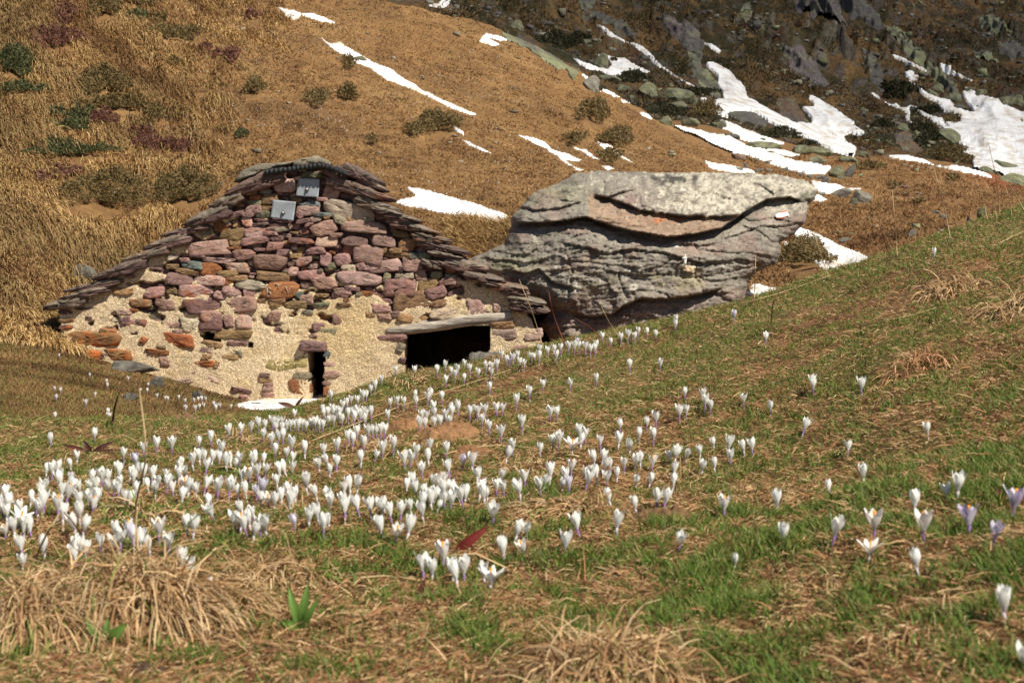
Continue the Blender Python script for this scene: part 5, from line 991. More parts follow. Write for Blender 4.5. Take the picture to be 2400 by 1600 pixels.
for i, (lab, px, py, w, h, n, kw) in enumerate([
 ('biggest straw tussock, at the bottom left below the crocus drift', 330, 1420, 740, 270, 3000, dict(lay=(0.3, -0.7, 0))),
 ('straw tussock spilling out of the bottom left corner', 60, 1470, 400, 230, 1500, dict(lay=(0.2, -0.7, 0))),
 ('loose straw tussock between the big one and the leafy green plant', 640, 1370, 360, 130, 1000, dict(lay=(0.5, -0.3, 0))),
 ('straw tussock at the bottom edge right of the middle', 1430, 1590, 500, 240, 1900, dict()),
 ('swept straw tussock right of the red dock leaf', 1330, 1200, 340, 100, 1000, dict(lay=(-0.8, -0.3, 0))),
 ('flattened tussock in the crocuses in front of the brown earth mound', 880, 1060, 230, 60, 700, dict()),
 ('small tussock in the crocus rows on the way to the snow wedge', 560, 1040, 170, 55, 300, dict()),
 ('dark green and straw tussock inside the left crocus drift', 330, 1215, 330, 90, 900, dict(green=0.4)),
 ('tussock right under the earth mound among crocuses', 970, 1085, 150, 50, 260, dict()),
 ('reddish tussock standing alone on the right meadow slope', 2150, 860, 180, 90, 330, dict(red=0.3)),
 ('pale tussock close under the right crest', 2230, 680, 200, 80, 300, dict()),
 ('tussock cut by the right edge of the photo', 2385, 730, 190, 110, 330, dict()),
 ('tussock on the crest in front of the wide hut opening', 965, 905, 150, 60, 320, dict(green=0.25)),
 ('low tussock between crocus rows in the middle of the meadow', 1240, 1110, 230, 60, 500, dict()),
 ('low tussock below the densest crocus cluster', 700, 1215, 280, 60, 600, dict()),
 ('low tussock right of the middle crocus cluster', 1590, 1115, 190, 55, 280, dict()),
 ('tussock at the left edge among the lowest crocuses', 60, 1260, 190, 70, 300, dict()),
 ('sparse tussock below the sloping right meadow tuft', 1900, 1390, 340, 80, 600, dict()),
 ('sparse straw patch nearest the bottom right corner', 2140, 1500, 400, 100, 900, dict())]):
    tussock(lab, px, py, w, h, n, seed=i, **kw)
# dry stalks
def stalk(label, pts, rad, col, base_d=None, lying=False, head=0.0):
    P0 = hit(*pts[0])[0] if base_d is None else at(*pts[0], base_d)
    pts_ = np.array(pts, float); t = np.linspace(0, len(pts) - 1, 14); k = np.arange(len(pts)); x, y = (pchip(k, pts_[:, j], t) if len(pts) > 2 else np.interp(t, k, pts_[:, j]) for j in (0, 1))
    if lying: W = hit(x, y); W[:, 2] += 0.012
    else: W = np.array([at(a, b_, P0[1] + 0.05 * math.sin(i * 0.5)) for i, (a, b_) in enumerate(zip(x, y))])
    rr = np.linspace(1, 0.55, 14) * rad
    V, F = tube(W - P0, rr, 5); b = MB(); b.add(V, F, col)
    if head:
        for j in range(14):
            u = W[-1] - P0 + np.array([0, 0, -head * j / 14]); V, F = tube([u, u + np.array([random.uniform(-1, 1), random.uniform(-1, 1), 1.2]) * head * 0.12], [rad * 0.7, rad * 0.2], 4); b.add(V, F, col)
    return tag(link('dry_stalk', b.mesh('dry_stalk', M_straw), loc=P0), label, 'dry stalk', 'dry stalks in the meadow')
TAN, DK, RD = (0.46, 0.33, 0.17), (0.09, 0.045, 0.022), (0.17, 0.055, 0.03)
for lab, pts, rad, col, kw in [
 ('dark brown leaning stalk standing at the left in front of the lawn', [(262, 1006), (268, 960), (292, 880)], 0.0042, DK, {}),
 ('tall pale stalk rising through the left crocus drift up to the hut lawn', [(330, 1330), (317, 1200), (342, 1060), (327, 912)], 0.0020, TAN, {}),
 ('bent pale straw with a kink at the lower left edge', [(70, 1340), (105, 1260), (143, 1197)], 0.0022, TAN, {}),
 ('dark straw leaning from the kinked straw over the crocuses', [(215, 1320), (190, 1250), (150, 1200)], 0.0018, (0.16, 0.09, 0.05), {}),
 ('thin pale stalk crossing the wide dark hut opening', [(1022, 862), (988, 777), (955, 714)], 0.0024, TAN, dict(head=0.03)),
 ('short thin stalk in the dark hut opening', [(1075, 856), (1047, 816)], 0.0022, TAN, {}),
 ('dark red curved stem in front of the boulder nearest the hut', [(1326, 812), (1294, 727), (1286, 681)], 0.0026, RD, {}),
 ('red slanting stem in front of the boulder', [(1418, 800), (1380, 765), (1343, 744)], 0.0022, RD, {}),
 ('tan slanting stem between hut corner and boulder', [(1274, 818), (1250, 740), (1217, 655)], 0.0020, TAN, {}),
 ('pale thin stem slanting over the boulder base', [(1455, 796), (1425, 750), (1408, 715)], 0.0018, TAN, {}),
 ('thin stem under the boulder tip beside the small snow patch', [(1768, 705), (1771, 602)], 0.0022, TAN, {}),
 ('dark crooked stem below the bright snow triangle', [(1807, 785), (1810, 722), (1826, 684)], 0.0024, DK, {}),
 ('thin stem rising over the bright snow triangle', [(1945, 655), (1925, 600), (1908, 545)], 0.0018, TAN, {}),
 ('dark thin stem on the crest right of the snow triangle', [(2088, 612), (2072, 560), (2060, 525)], 0.0020, DK, {}),
 ('straight pale stem on the crest before the knoll', [(2103, 600), (2099, 540), (2091, 444)], 0.0020, TAN, {}),
 ('thin stem leaning right above the crest slab', [(2228, 562), (2210, 470), (2188, 392)], 0.0018, TAN, {}),
 ('tallest stem near the right edge reaching up to the snow field', [(2344, 510), (2338, 440), (2317, 335)], 0.0018, (0.30, 0.20, 0.11), {}),
 ('stem bowing to the right at the photo edge', [(2405, 500), (2370, 440), (2331, 398)], 0.0018, TAN, {}),
 ('short pale stem in the sheaf near the right edge', [(2316, 520), (2300, 455), (2286, 418)], 0.0018, TAN, {}),
 ('second short pale stem in the sheaf near the right edge', [(2338, 520), (2325, 460), (2310, 428)], 0.0018, TAN, {}),
 ('thin upright stem at the far right edge', [(2372, 508), (2366, 470), (2356, 436)], 0.0018, TAN, {}),
 ('long straw lying across the crocus slope towards the window opening', [(731, 1043), (961, 953), (1198, 874)], 0.0022, TAN, dict(lying=True)),
 ('arched straw lying below the earth mound', [(1018, 1082), (1110, 1060), (1174, 1055), (1259, 1062)], 0.0022, TAN, dict(lying=True)),
 ('long straw lying along the right crest', [(1730, 722), (1840, 690), (1947, 652)], 0.0022, TAN, dict(lying=True)),
 ('straw lying on the right meadow slope under the tussocks', [(2012, 772), (2100, 757), (2194, 731)], 0.0022, TAN, dict(lying=True)),
 ('straw lying at the right edge under the crest', [(2343, 577), (2372, 563), (2404, 548)], 0.0022, TAN, dict(lying=True)),
 ('pale straw lying in front of the lowest crocus group', [(845, 1372), (900, 1368), (975, 1376)], 0.0022, TAN, dict(lying=True))]:
    stalk(lab, pts, rad, col, **kw)
# mounds of loose earth
M_earth = vcol_mat('loose_earth', 0.95, ((30, 0.35), (110, 0.3)), ((40, 0.9, 0.01), (140, 0.8, 0.004)))
def mound(label, px, py, w, h, col, seed):
    c = hit(px, py)[0]; m = c[1] / FPX; R, H = 0.6 * w * m, 0.62 * h * m; nr, na = 26, 64
    t = np.linspace(0, 1, nr)[:, None]; a = np.linspace(0, 2*math.pi, na + 1)[:-1][None]; wob = 1 + 0.22 * pn(np.cos(a) * 1.6 + seed, np.sin(a) * 1.6, 1)
    x, y = R * t * wob * np.cos(a), R * 0.8 * t * wob * np.sin(a); z = H * (1 - t ** 2) * (1 + 0.5 * fbm(x / R * 2 + seed, y / R * 2, 3, 3)) + 0.16 * H * fbm(x / R * 7, y / R * 7, seed, 3) * (1 - t ** 4)
    Z = ground(c[0] + x, c[1] + y) - c[2] + z - 0.004; V = np.stack([x, y, Z], -1).reshape(-1, 3); k = np.arange(nr * na).reshape(nr, na); k2 = np.roll(k, -1, 1)
    F = np.stack([k[:-1], k[1:], k2[1:], k2[:-1]], -1).reshape(-1, 4); C = mixc(col, np.array(col) * 0.55, fbm(V[:, 0] * 60, V[:, 1] * 60, seed, 3) * 0.7 + 0.3)
    return tag(link('earth_mound', mesh_np('earth_mound', V, F, M_earth, C), loc=c), label, 'earth mound', 'mounds of loose earth')
mound('left dome of the brown earth mound among the crocuses', 958, 1012, 115, 62, (0.30, 0.155, 0.07), 1)
mound('wide right half of the brown earth mound among the crocuses', 1062, 1030, 165, 62, (0.31, 0.165, 0.075), 2)
mound('smaller earth mound in front of the wide one', 1108, 1068, 110, 40, (0.28, 0.14, 0.065), 3)
mound('straw-strewn earth mound right of the swept straw tussock', 1545, 1225, 150, 60, (0.22, 0.12, 0.06), 4)
mound('low bare mound on the lawn edge in front of the hut', 432, 985, 70, 26, (0.20, 0.11, 0.06), 5)
mound('dark clod of soil at the bottom edge under the big straw tussock', 345, 1580, 130, 50, (0.11, 0.065, 0.045), 6)
# broad leaves
M_leafy = vcol_mat('broad_leaf', 0.5, ((60, 0.15),), ((80, 0.3, 0.004),), 0.35, 0.3)
def leaf_arr(base, tip, width, sag, col, fold=0.3):
    base, tip = np.array(base, float), np.array(tip, float); ax = tip - base; s = np.cross(ax, (0, -1, 0.35)); s /= np.linalg.norm(s); up = np.cross(s, ax); up /= np.linalg.norm(up); V, n = [], 12
    for i in range(n + 1):
        t = i / n; w = width * (math.sin(math.pi * min(1, t * 0.94 + 0.06)) ** 0.8) * (1.1 - 0.4 * t)
        for k in (-1, -0.5, 0, 0.5, 1): V.append(base + ax * t + s * w * k + up * (fold * width * abs(k) + sag * math.sin(math.pi * t)))
    return V, [(i*5 + k, i*5 + k + 1, (i+1)*5 + k + 1, (i+1)*5 + k) for i in range(n) for k in range(4)], col
def rosette(name, label, cat, px, py, leaves_, group):
    c = hit(px, py)[0]; m = c[1] / FPX; e = empty(name, c); tag(e, label, cat, group)
    for x, y, wd, dy, col in leaves_:
        m2 = m * 1.35; tip = np.array([x * m2, dy * m2, y * m2]); V, F, C = leaf_arr((0, 0, 0.002), tip, wd * m, 0.12 * np.linalg.norm(tip), col); b = MB(); b.add(V, F, C); link('leaf', b.mesh('leaf', M_leafy, True), e)
    return e
LG, LG2, LR = (0.15, 0.27, 0.05), (0.11, 0.20, 0.035), (0.20, 0.03, 0.022)
rosette('broadleaf_plant', 'three-leaved bright green plant in front of the biggest straw tussock', 'plant', 250, 1515, [(-34, 55, 12, -10, LG), (2, 52, 11, 10, LG2), (44, 48, 17, -14, LG), (24, 28, 10, -30, LG2)], 'broad-leaved plants')
rosette('broadleaf_plant', 'bright green plant with upright leaves left of the lowest crocus group', 'plant', 706, 1478, [(-22, 82, 12, 4, LG), (14, 88, 12, 8, LG2), (34, 62, 10, -6, LG2), (-34, 24, 14, -18, LG), (10, 40, 10, -30, LG)], 'broad-leaved plants')
rosette('dock_leaf', 'single dark red dock leaf pointing up right, above the lowest crocuses', 'leaf', 1062, 1302, [(66, 54, 13, 0, LR), (-22, 34, 4, 0, LR)], 'dead red leaves')
rosette('dead_leaf', 'dark red curled leaf left of the lowest crocus group', 'leaf', 982, 1408, [(10, 40, 9, 2, (0.12, 0.04, 0.03))], 'dead red leaves')
rosette('dead_leaf', 'red leaf at the bottom edge left of the bottom tussock', 'leaf', 768, 1572, [(46, 22, 6, 0, (0.42, 0.04, 0.04)), (-12, 18, 5, 0, (0.30, 0.05, 0.03))], 'dead red leaves')
rosette('dead_leaf', 'big brown-red dead leaf in the bottom grass right of the bottom tussock', 'leaf', 1840, 1582, [(58, 40, 15, 0, (0.15, 0.045, 0.035)), (-30, 8, 12, -8, (0.20, 0.07, 0.045))], 'dead red leaves')
rosette('dead_leaf', 'slim reddish leaf standing at the right side of the bottom tussock', 'leaf', 1604, 1520, [(12, 40, 5, 0, (0.30, 0.12, 0.08))], 'dead red leaves')
rosette('dead_leaf', 'dark red withered leaves on the left above the crocus drift', 'leaf', 215, 1066, [(-50, 18, 7, 0, (0.13, 0.04, 0.03)), (40, 24, 7, 0, (0.10, 0.035, 0.03)), (62, 10, 6, -6, (0.14, 0.05, 0.035)), (-14, 26, 8, 0, (0.09, 0.03, 0.025))], 'dead red leaves')
rosette('dead_leaf', 'brown curled leaf lying on the snow wedge by the door slit', 'leaf', 692, 957, [(-30, 10, 6, 0, (0.13, 0.05, 0.035)), (16, 22, 4, 0, (0.12, 0.05, 0.03))], 'dead red leaves')
rosette('dead_leaf', 'small dark red leaf tip behind the purple crocuses at the right edge', 'leaf', 2350, 1172, [(-14, 26, 5, 0, (0.16, 0.03, 0.04))], 'dead red leaves')
# ================================================================ CROCUSES
M_petal = vcol_mat('crocus_petal', 0.55, ((300, 0.04),), (), 0.3, 0.3); M_tube = vcol_mat('crocus_tube', 0.6, (), (), 0.3, 0.15)
def crocus_mesh(opening, lilac, seed):
    """six petals in two whorls; opening 0 = bud, 1 = wide open; z = 0 at the throat, 36 mm tall"""
    r = np.random.default_rng(seed); b = MB(); H = 0.036
    for k in range(6):
        inner = k % 2; a0 = k * math.pi / 3 + r.uniform(-0.12, 0.12); hk = H * (0.93 if inner else 1.0) * r.uniform(0.93, 1.05); op = np.clip(opening + r.uniform(-0.18, 0.22), 0, 1.3); nt, nw = 10, 5
        V, C = [], []
        for i in range(nt + 1):
            t = i / nt; rad = 0.0014 + (0.0071 + 0.0026 * op) * math.sin(min(1, t / 0.74) * math.pi / 2) ** 1.5 + (op * 0.017 - 0.0034) * max(0, (t - 0.45) / 0.55) ** 1.6
            rad *= 0.9 if inner else 1.0; wd = 0.0068 * (math.sin(math.pi * (0.08 + 0.90 * t ** 0.9)) ** 0.75) * (1.0 + 0.25 * t); z = hk * (t - 0.16 * op * max(0, t - 0.55) ** 1.2)
            for j in range(nw):
                s = (j / (nw - 1) - 0.5) * 2; an = a0 + s * wd / max(rad, 0.0035) * 0.95; rr = rad * (1 + 0.05 * s * s) + 0.0008 * abs(s) * t * r.uniform(0, 1)
                V.append((rr * math.cos(an), rr * math.sin(an), z + 0.0010 * (1 - abs(s)) * t))
                vein = math.exp(-(s / 0.35) ** 2); pu = 0.8 * max(0, 1 - t / 0.16) + 0.45 * vein * max(0, 1 - t / 0.36) + lilac * (0.35 + 0.5 * vein) * (0.4 + 0.6 * (not inner)); pu = min(1, pu)
                w = np.array((0.87, 0.86, 0.80)) if not lilac else np.array((0.78, 0.75, 0.80)); C.append(w * (1 - pu) + np.array((0.20, 0.075, 0.33) if pu < 0.999 or lilac == 0 else (0.3, 0.15, 0.45)) * pu)
        b.add(V, [(i*nw + j, i*nw + j + 1, (i+1)*nw + j + 1, (i+1)*nw + j) for i in range(nt) for j in range(nw - 1)], np.array(C))
    return b.mesh('blossom', M_petal, True)
VAR = [(crocus_mesh(o, l, 40 + i), o, l) for i, (o, l) in enumerate([(0.0, 0), (0.08, 0), (0.2, 0), (0.3, 0), (0.45, 0), (0.9, 0), (0.12, 0.22), (0.35, 0.6), (0.5, 0.9)])]
def tube_mesh(purple):
    b = MB(); z = np.linspace(-0.062, 0.003, 8); V, F = tube([(0.0015 * math.sin(i), 0, zz) for i, zz in enumerate(z)], np.linspace(0.0015, 0.0022, 8), 8)
    t = np.repeat((z + 0.062) / 0.065, 8); b.add(V, F, mixc((0.62, 0.60, 0.46), (0.24, 0.10, 0.32) if purple else (0.62, 0.56, 0.58), smooth(0.6, 0.95, t))); return b.mesh('flower_tube', M_tube, True)
TUBES = [tube_mesh(True), tube_mesh(False)]
b = MB(); V, F = tube([(0, 0, 0.004), (0.0006, 0, 0.02), (0.001, 0, 0.033)], [0.0012, 0.0016, 0.0022], 6); b.add(V, F, (0.85, 0.32, 0.02)); STAMEN = b.mesh('stamen', M_tube, True)
def leaf_mesh(s):
    V, L, S, C = blades(np.array([[0, 0, -0.052]]), np.array([[0.28 * s, 0.1, 1.0]]), np.array([0.052]), np.array([0.0034]), np.array([0.7]), np.array([[0.085, 0.19, 0.035]]), 5, side=np.array([[0.3, 1.0, 0.0]])); return mesh_np('leaf', V, mat=M_blade, col=C, loops=L, sizes=S)
LEAVES = [leaf_mesh(1), leaf_mesh(-1.3)]
CA = '''530 305 488 362 318 395 358 415 390 410 422 485 348 200b 652 165b 850 290 990 260 1080 240 1185 240 1372 212 1452 195 1575 145 1660 125 1730 112 1780 95 1825 100 1815 160 1870 205 1920 180 1950 180 1898 262 2010 240 1975 285 2015 310 2100 280 2230 275 2325 245 1880 85 1910 75 1940 70 1900 115 1945 110 1975 100 2000 95 2030 90 2055 100 2085 95 2110 95 2145 95 2175 95 2200 95 2225 95 2265 60 2300 60 2330 55 2230 15 2260 10 2300 10 2340 10 2028 15 940 355l 945 415 990 440 820 425 835 470 895 430 920 460 632 455 700 470 740 470 500 455l 490 510 510 525 550 515 310 515 420 560 462 590 630 515 660 520 605 600 650 590 640 655 660 610 745 525 785 540 815 545 860 585 890 605 940 550 1048 450 1100 460 1140 435 1020 490 1068 550 1150 505 1190 520o 1232 440 1255 500 1252 350 1245 390 1280 405 1328 355 1375 325 1410 305 1460 330 1510 310 1528 270 1560 365 1590 345 1620 355 1650 335 1420 380 1735 365 1752 310 1818 315 1830 395 1775 420 1665 450 1720 455 1930 400 1965 395 2010 385 1910 480 2200 375 2255 345 2272 400 2320 360 1415 505 1255 590 1298 545 1350 545 1500 540 1580 540 1640 545 1695 555 1438 620 1770 560l 1810 555l 1800 605 1850 615 1890 620 1940 585 1985 560 2035 580 2000 630 2112 520 2180 560 2270 580 2275 630 38 580 62 650 15 650 15 690 50 705 145 665 210 605 285 580 300 645 250 660 262 695 400 685 435 735 548 720 545 620 1468 705 130 780o 40 840o 100 830 160 830o 210 830 515 830 575 835 795 840 790 920 830 920 880 845 895 790 920 890l 970 890 950 930 1030 945 1095 850 1290 830 1335 840 695 930 1165 950 520 960 560 950 590 955 520 1025 150 955 155 1035 305 970 1670 680 1740 700 1620 780 1660 770 1690 810 1720 760 1750 850 1795 815 1830 810 2030 770l 2130 745 2195 735 2230 815 2265 745s'''
CB = '''5 55 45 25 90 55 130 30 160 60 170 20 205 15 320 25 555 30 585 35 640 15 718 25 762 15 885 10 940 10 540 95 575 90 640 80 680 78 745 72 970 60 1018 110 1100 160o 1245 95 1180 240 1440 25 1485 15 1920 105 2105 80 2168 60 2330 20 108 150 185 145 215 140 240 140 270 140 300 140 48 190 80 215s 155 225 235 300 285 275 360 245 135 340 435 345o 475 335 512 285 608 240 600 320 725 275 555 410 742 405 838 355l 905 355 1140 310 1370 260 1455 205 1500 205 1590 250o 1650 210 1640 160 1680 170 1785 205 1910 210 1985 255 2052 165b 2150 185s 945 450 1102 440 1265 455 1440 440 1400 480 1370 525 1550 450 1585 390 1570 510l 1520 500b 1668 420 1690 500 1720 430 1760 450 1810 390 1830 470 1855 375 1800 320 1745 335 1900 430 1950 370 2025 350 2060 340 2142 360 2030 470 2125 470 2265 310 2300 320 2290 400 2290 470 30 640 25 700 115 660 200 690 295 640 285 700 340 720 410 700 480 660 450 510 500 500 515 540 560 545 630 490 665 490 690 480 555 640 590 600 620 630 560 710 640 580 705 560 710 620 755 620 790 560 820 570 855 560 830 610 665 640b 955 560 1005 560 985 590 1070 520 1120 530 1230 560 20 540 60 530 110 520 1045 745 1205 850 1275 830 1260 940o 1120 975 1540 940 1630 810 1900 810 1850 600 2030 640 2175 610 2230 615 280 835 375 860o 460 840 2330 920'''
CC = '''15 165 25 290 140 185 155 240 192 265 420 215 605 265 900 125 1232 130 835 410 215 500 120 570 25 590 315 540 330 610 135 680 220 670 422 545 480 545 1140 540 1690 425 1010 800b 1245 740 1600 940 1820 850 1895 850 285 970 650 930 695 1180 1045 1160 1320 1130o 1285 1280o 1660 1150o 360 1320s 1975 1080v 2280 960v 2145 1170w'''
CD = '''1245 230 1315 260 1440 325s 1360 335s'''; CE = '''565 250 625 260 705 200 795 300 770 250 845 240 985 270 1030 310o'''; CF = '''1615 240 2215 580 2340 900'''
C4_ = '''970 840 1145 835 840 920 780 990 740 1010 375 1070 1600 770 1425 800 1350 840 1480 840 1515 880 1540 830 1430 930 1600 910 1650 830 1730 855 1800 800 1850 800 1850 850 1900 790 1945 700 1990 740 2015 750v 2050 730 2090 710 2110 770 2150 770 2210 710 2240 710 2290 715 1835 990 2200 1040 2080 1130 2325 970 1150 1065 1155 1130 920 1130 985 1125 1045 1125 1265 1090 1290 1070 1395 1085 560 1110 620 1110 670 1080 700 1070 520 1140 485 1165 430 1180 390 1200 340 1220 300 1210 350 1290 400 1280 450 1270 480 1300 530 1260 570 1220 610 1220 640 1260 590 1290 680 1210 690 1290 740 1240 895 1240 1210 1250 1245 1265 1315 1190 1425 1250 1480 1190 1540 1195 1640 1230 1700 1210 1740 1210 1790 1220 1760 1290 1895 1200 1950 1190 1820 1370 1920 1410 2130 1330'''
C5_ = '''1190 1100 1185 1140 1590 1080l 1808 1225 1080 1410 870 1420 640 1510 270 1540 460 1545 2130 1545 680 1220 740 1250 810 1225 860 1210 905 1215 930 1180 990 1180 1050 1200 510 1245l 490 1290 520 1285 565 1290 600 1310 630 1300 640 1275 250 1305 305 1320 350 1310 395 1305 365 1350 450 1295'''
C3_ = '''512 905 667 965 673 1005 865 940 1048 990 978 1040 1040 1050 187 1035l 243 1050 203 1125l 560 1090 475 1175 193 1290 680 1255 690 1305 1130 1100 1205 1115 1230 1120 1330 1115 1388 1140 1470 1135 1508 1125 1540 1130 1520 1195 1560 1190 1480 1225 1680 1180v 1708 1185 1670 1220 1810 1195 230 720l 245 730l 1393 1220 1575 1120 1650 1175'''
pts = []
for txt, ox, oy, k, lo in ((CC, 1600, 860, 2.94, .9), (CF, 1600, 1250, 2.94, .9), (CE, 800, 1250, 2.94, .9), (CD, 0, 1250, 2.94, .9), (CA, 0, 960, 2.94, .9), (CB, 800, 960, 2.94, .9), (C4_, 680, 650, 3.92, .9), (C5_, 1180, 370, 2.94, .9), (C3_, 80, 650, 3.92, 6.8), ('1645 800', 1700, 350, 3.36, .9)):
    t = txt.split()
    for a, c in zip(t[::2], t[1::2]):
        f = c[-1] if c[-1].isalpha() else ''; x, y = ox + float(a) / k, oy + float(c.rstrip('bolsvw')) / k
        if all((x - p[0]) ** 2 + (y - p[1]) ** 2 > 42 for p in pts): pts.append((x, y, f, lo))
XY = np.array([(p[0], p[1]) for p in pts]); B0 = np.zeros((len(pts), 3))
for lo in (.9, 6.8):
    m = np.array([p[3] == lo for p in pts]); d = np.full(m.sum(), 4.0 if lo < 1 else 12.0)
    for _ in range(6):
        h_ = hit(XY[m, 0], XY[m, 1] + 0.032 * FPX / d, lo); h_[:, 1] = np.clip(h_[:, 1], 1.0, 5.9 if lo < 1 else 16.5); d = 0.5 * d + 0.5 * h_[:, 1]
    q, _T = ray(XY[m, 0], XY[m, 1]); B0[m] = np.stack([q * d, d, ground(q * d, d)], 1)
order = np.argsort(B0[:, 1]); N_IND = 300
LAND = [(330, 1265, 'above the biggest straw tussock'), (60, 1260, 'low at the left edge'), (430, 1325, 'beside the loose straw tussock'), (1010, 1340, 'in the lowest middle group'), (920, 1250, 'in the trio left of the red dock leaf'), (1180, 1270, 'near the red dock leaf'),
 (570, 1215, 'in the bunch below the left drift'), (720, 1225, 'below the straw in the middle left'), (110, 1110, 'at the left end of the left drift'), (60, 1185, 'in the cluster at the left edge'), (220, 1140, 'in the left drift'), (300, 1110, 'in the heart of the left drift'), (390, 1120, 'where the tall pale stalk crosses the drift'), (520, 1065, 'in the upper left drift'), (560, 1145, 'in the drift under the upper row'), (330, 1045, 'in the thin row above the left drift'), (640, 1000, 'in the white row under the snow wedge'), (680, 1075, 'between snow wedge row and lower drift'), (650, 1155, 'left of the straw below the drift'), (770, 1080, 'left of the mound straw'), (790, 970, 'in the patch right of the snow wedge'), (870, 1010, 'left of the earth mound'), (970, 985, 'on top of the earth mound'), (920, 1065, 'in the straw under the earth mound'), (850, 1185, 'in the group over the trio'), (990, 1150, 'in the tight middle cluster'), (1060, 1150, 'right of the tight middle cluster'), (1130, 1110, 'in the loose middle row'), (1020, 1090, 'below the smaller earth mound'), (1150, 990, 'right of the earth mound'), (1310, 1050, 'in the band above the dense bank'), (1290, 1110, 'at the left end of the dense bank'), (1400, 1110, 'in the dense bank in the middle'), (1500, 1090, 'at the right end of the dense bank'), (1560, 1160, 'above the straw-strewn mound'), (1420, 1230, 'in the sparse row under the dense bank'), (1660, 1060, 'around the tall bunch at right'), (1640, 940, 'in the group below the right crest'), (1760, 930, 'scattered on the upper right slope'), (1450, 990, 'in the scattered upper middle'), (1310, 930, 'under the boulder on the crest slope'), (1050, 860, 'in front of the wide hut opening'), (1200, 820, 'along the crest at the hut corner'), (1340, 800, 'along the crest under the boulder'), (1500, 770, 'at the right end of the crest row'), (980, 930, 'on the slope below the hut opening'), (1080, 960, 'between hut opening and earth mound'), (860, 900, 'at the hut wall beside the opening'), (1950, 1120, 'lone on the right slope'), (1780, 1170, 'on the bare right slope'), (1750, 1290, 'low on the right slope'), (2000, 1270, 'in the open group at right'), (2200, 1130, 'in the pair above the purple ones'), (2300, 1250, 'among the purple ones at the right edge'), (2150, 1310, 'below the purple ones'), (2370, 1500, 'in the bottom right corner'), (2150, 1000, 'pale on the empty right slope'), (1750, 770, 'on the upper crest slope'), (200, 930, 'on the lawn left of the hut'), (440, 940, 'on the lawn before the hut foot')]
LXY = np.array([(a, b_) for a, b_, _ in LAND]); who = np.argmin(((XY[:, None] - LXY[None]) ** 2).sum(2), 1)
ORD = 'first second third fourth fifth sixth seventh eighth ninth tenth eleventh twelfth thirteenth fourteenth fifteenth sixteenth seventeenth eighteenth nineteenth twentieth'.split() + ['twenty-' + w for w in 'first second third fourth fifth sixth seventh eighth ninth'.split()]
def variant(i, f):
    rr = (i * 7919) % 100
    return {'b': 0, 's': 0, 'o': 5 if rr > 75 else 4, 'l': 6, 'v': 8, 'w': 7}.get(f, 0 if rr < 8 else 1 if rr < 38 else 2 if rr < 72 else 3 if rr < 94 else 4)
proto = {}
def make_crocus(vi, near):
    e = empty('crocus', (0, 0, 0)); me, op, li = VAR[vi]; bl = link('blossom', me, e)
    if op >= 0.45: link('stamen', STAMEN, bl)
    link('flower_tube', TUBES[0 if vi in (2, 4, 6, 7, 8) else 1], e)
    if near:
        for L_ in LEAVES: link('leaf', L_, e)
    return e
def copy_tree(o, parent=None):
    c = o.copy(); COL.objects.link(c)
    if parent is not None: c.parent = parent; c.matrix_parent_inverse.identity()
    for ch in o.children: copy_tree(ch, c)
    return c
STATE = {0: 'tight white crocus bud', 1: 'closed white crocus', 2: 'slim white crocus', 3: 'half-closed white crocus', 4: 'opening white crocus', 5: 'wide open white crocus', 6: 'lilac-tinged crocus', 7: 'white and purple crocus', 8: 'purple crocus'}
ind = sorted(order[:N_IND].tolist()); rest = order[N_IND:].tolist(); memb = {}
for i in ind: memb.setdefault(int(who[i]), []).append(i)
rest_parts = []
r = np.random.default_rng(77)
for g, mem in memb.items():
    mem.sort(key=lambda i: XY[i, 0])
    for j, i in enumerate(mem):
        vi = variant(i, pts[i][2]); near = B0[i, 1] < 3.3; k = (vi, near)
        if k not in proto: proto[k] = o = make_crocus(vi, near)
        else: o = copy_tree(proto[k])
        sc = 0.84 * r.uniform(0.8, 1.16) * (0.72 if pts[i][2] == 's' else 0.85 if pts[i][2] == 'b' else 1.0) * (1.12 if vi in (7, 8) else 1.0)
        o.location = (B0[i, 0], B0[i, 1], B0[i, 2] + 0.020 * sc); o.scale = (sc, sc, sc); lean = -0.30 if pts[i][2] == 'b' and B0[i, 1] < 3.2 else r.normal(0, 0.15)
        o.rotation_euler = (r.normal(0, 0.14), lean, r.uniform(0, 6.28))
        n = len(mem); pos = '' if n == 1 else (' leftmost of %d' % n if j == 0 else ' rightmost of %d' % n if j == n - 1 else ' %s of %d from left' % (ORD[j], n))
        lab = STATE[vi] + (',' + pos if pos else '') + ' ' + LAND[g][2]
        if len(lab.split()) > 16: lab = lab.replace(' from left', '').replace('white and purple', 'purple-white')
        assert len(lab.replace('-', ' ').split()) <= 18, lab
        tag(o, lab, 'crocus', 'crocuses in the meadow')
def arr(me):
    n = len(me.vertices); v = np.empty(n * 3, np.float32); me.vertices.foreach_get('co', v); l = np.empty(len(me.loops), np.int32); me.loops.foreach_get('vertex_index', l); s = np.empty(len(me.polygons), np.int32); me.polygons.foreach_get('loop_total', s)
    c = np.empty(n * 4, np.float32); me.color_attributes['Col'].data.foreach_get('color', c); return v.reshape(-1, 3).astype(float), l, s, c.reshape(-1, 4)[:, :3].astype(float)
VA = [arr(v[0]) for v in VAR]; TA = [arr(t) for t in TUBES]
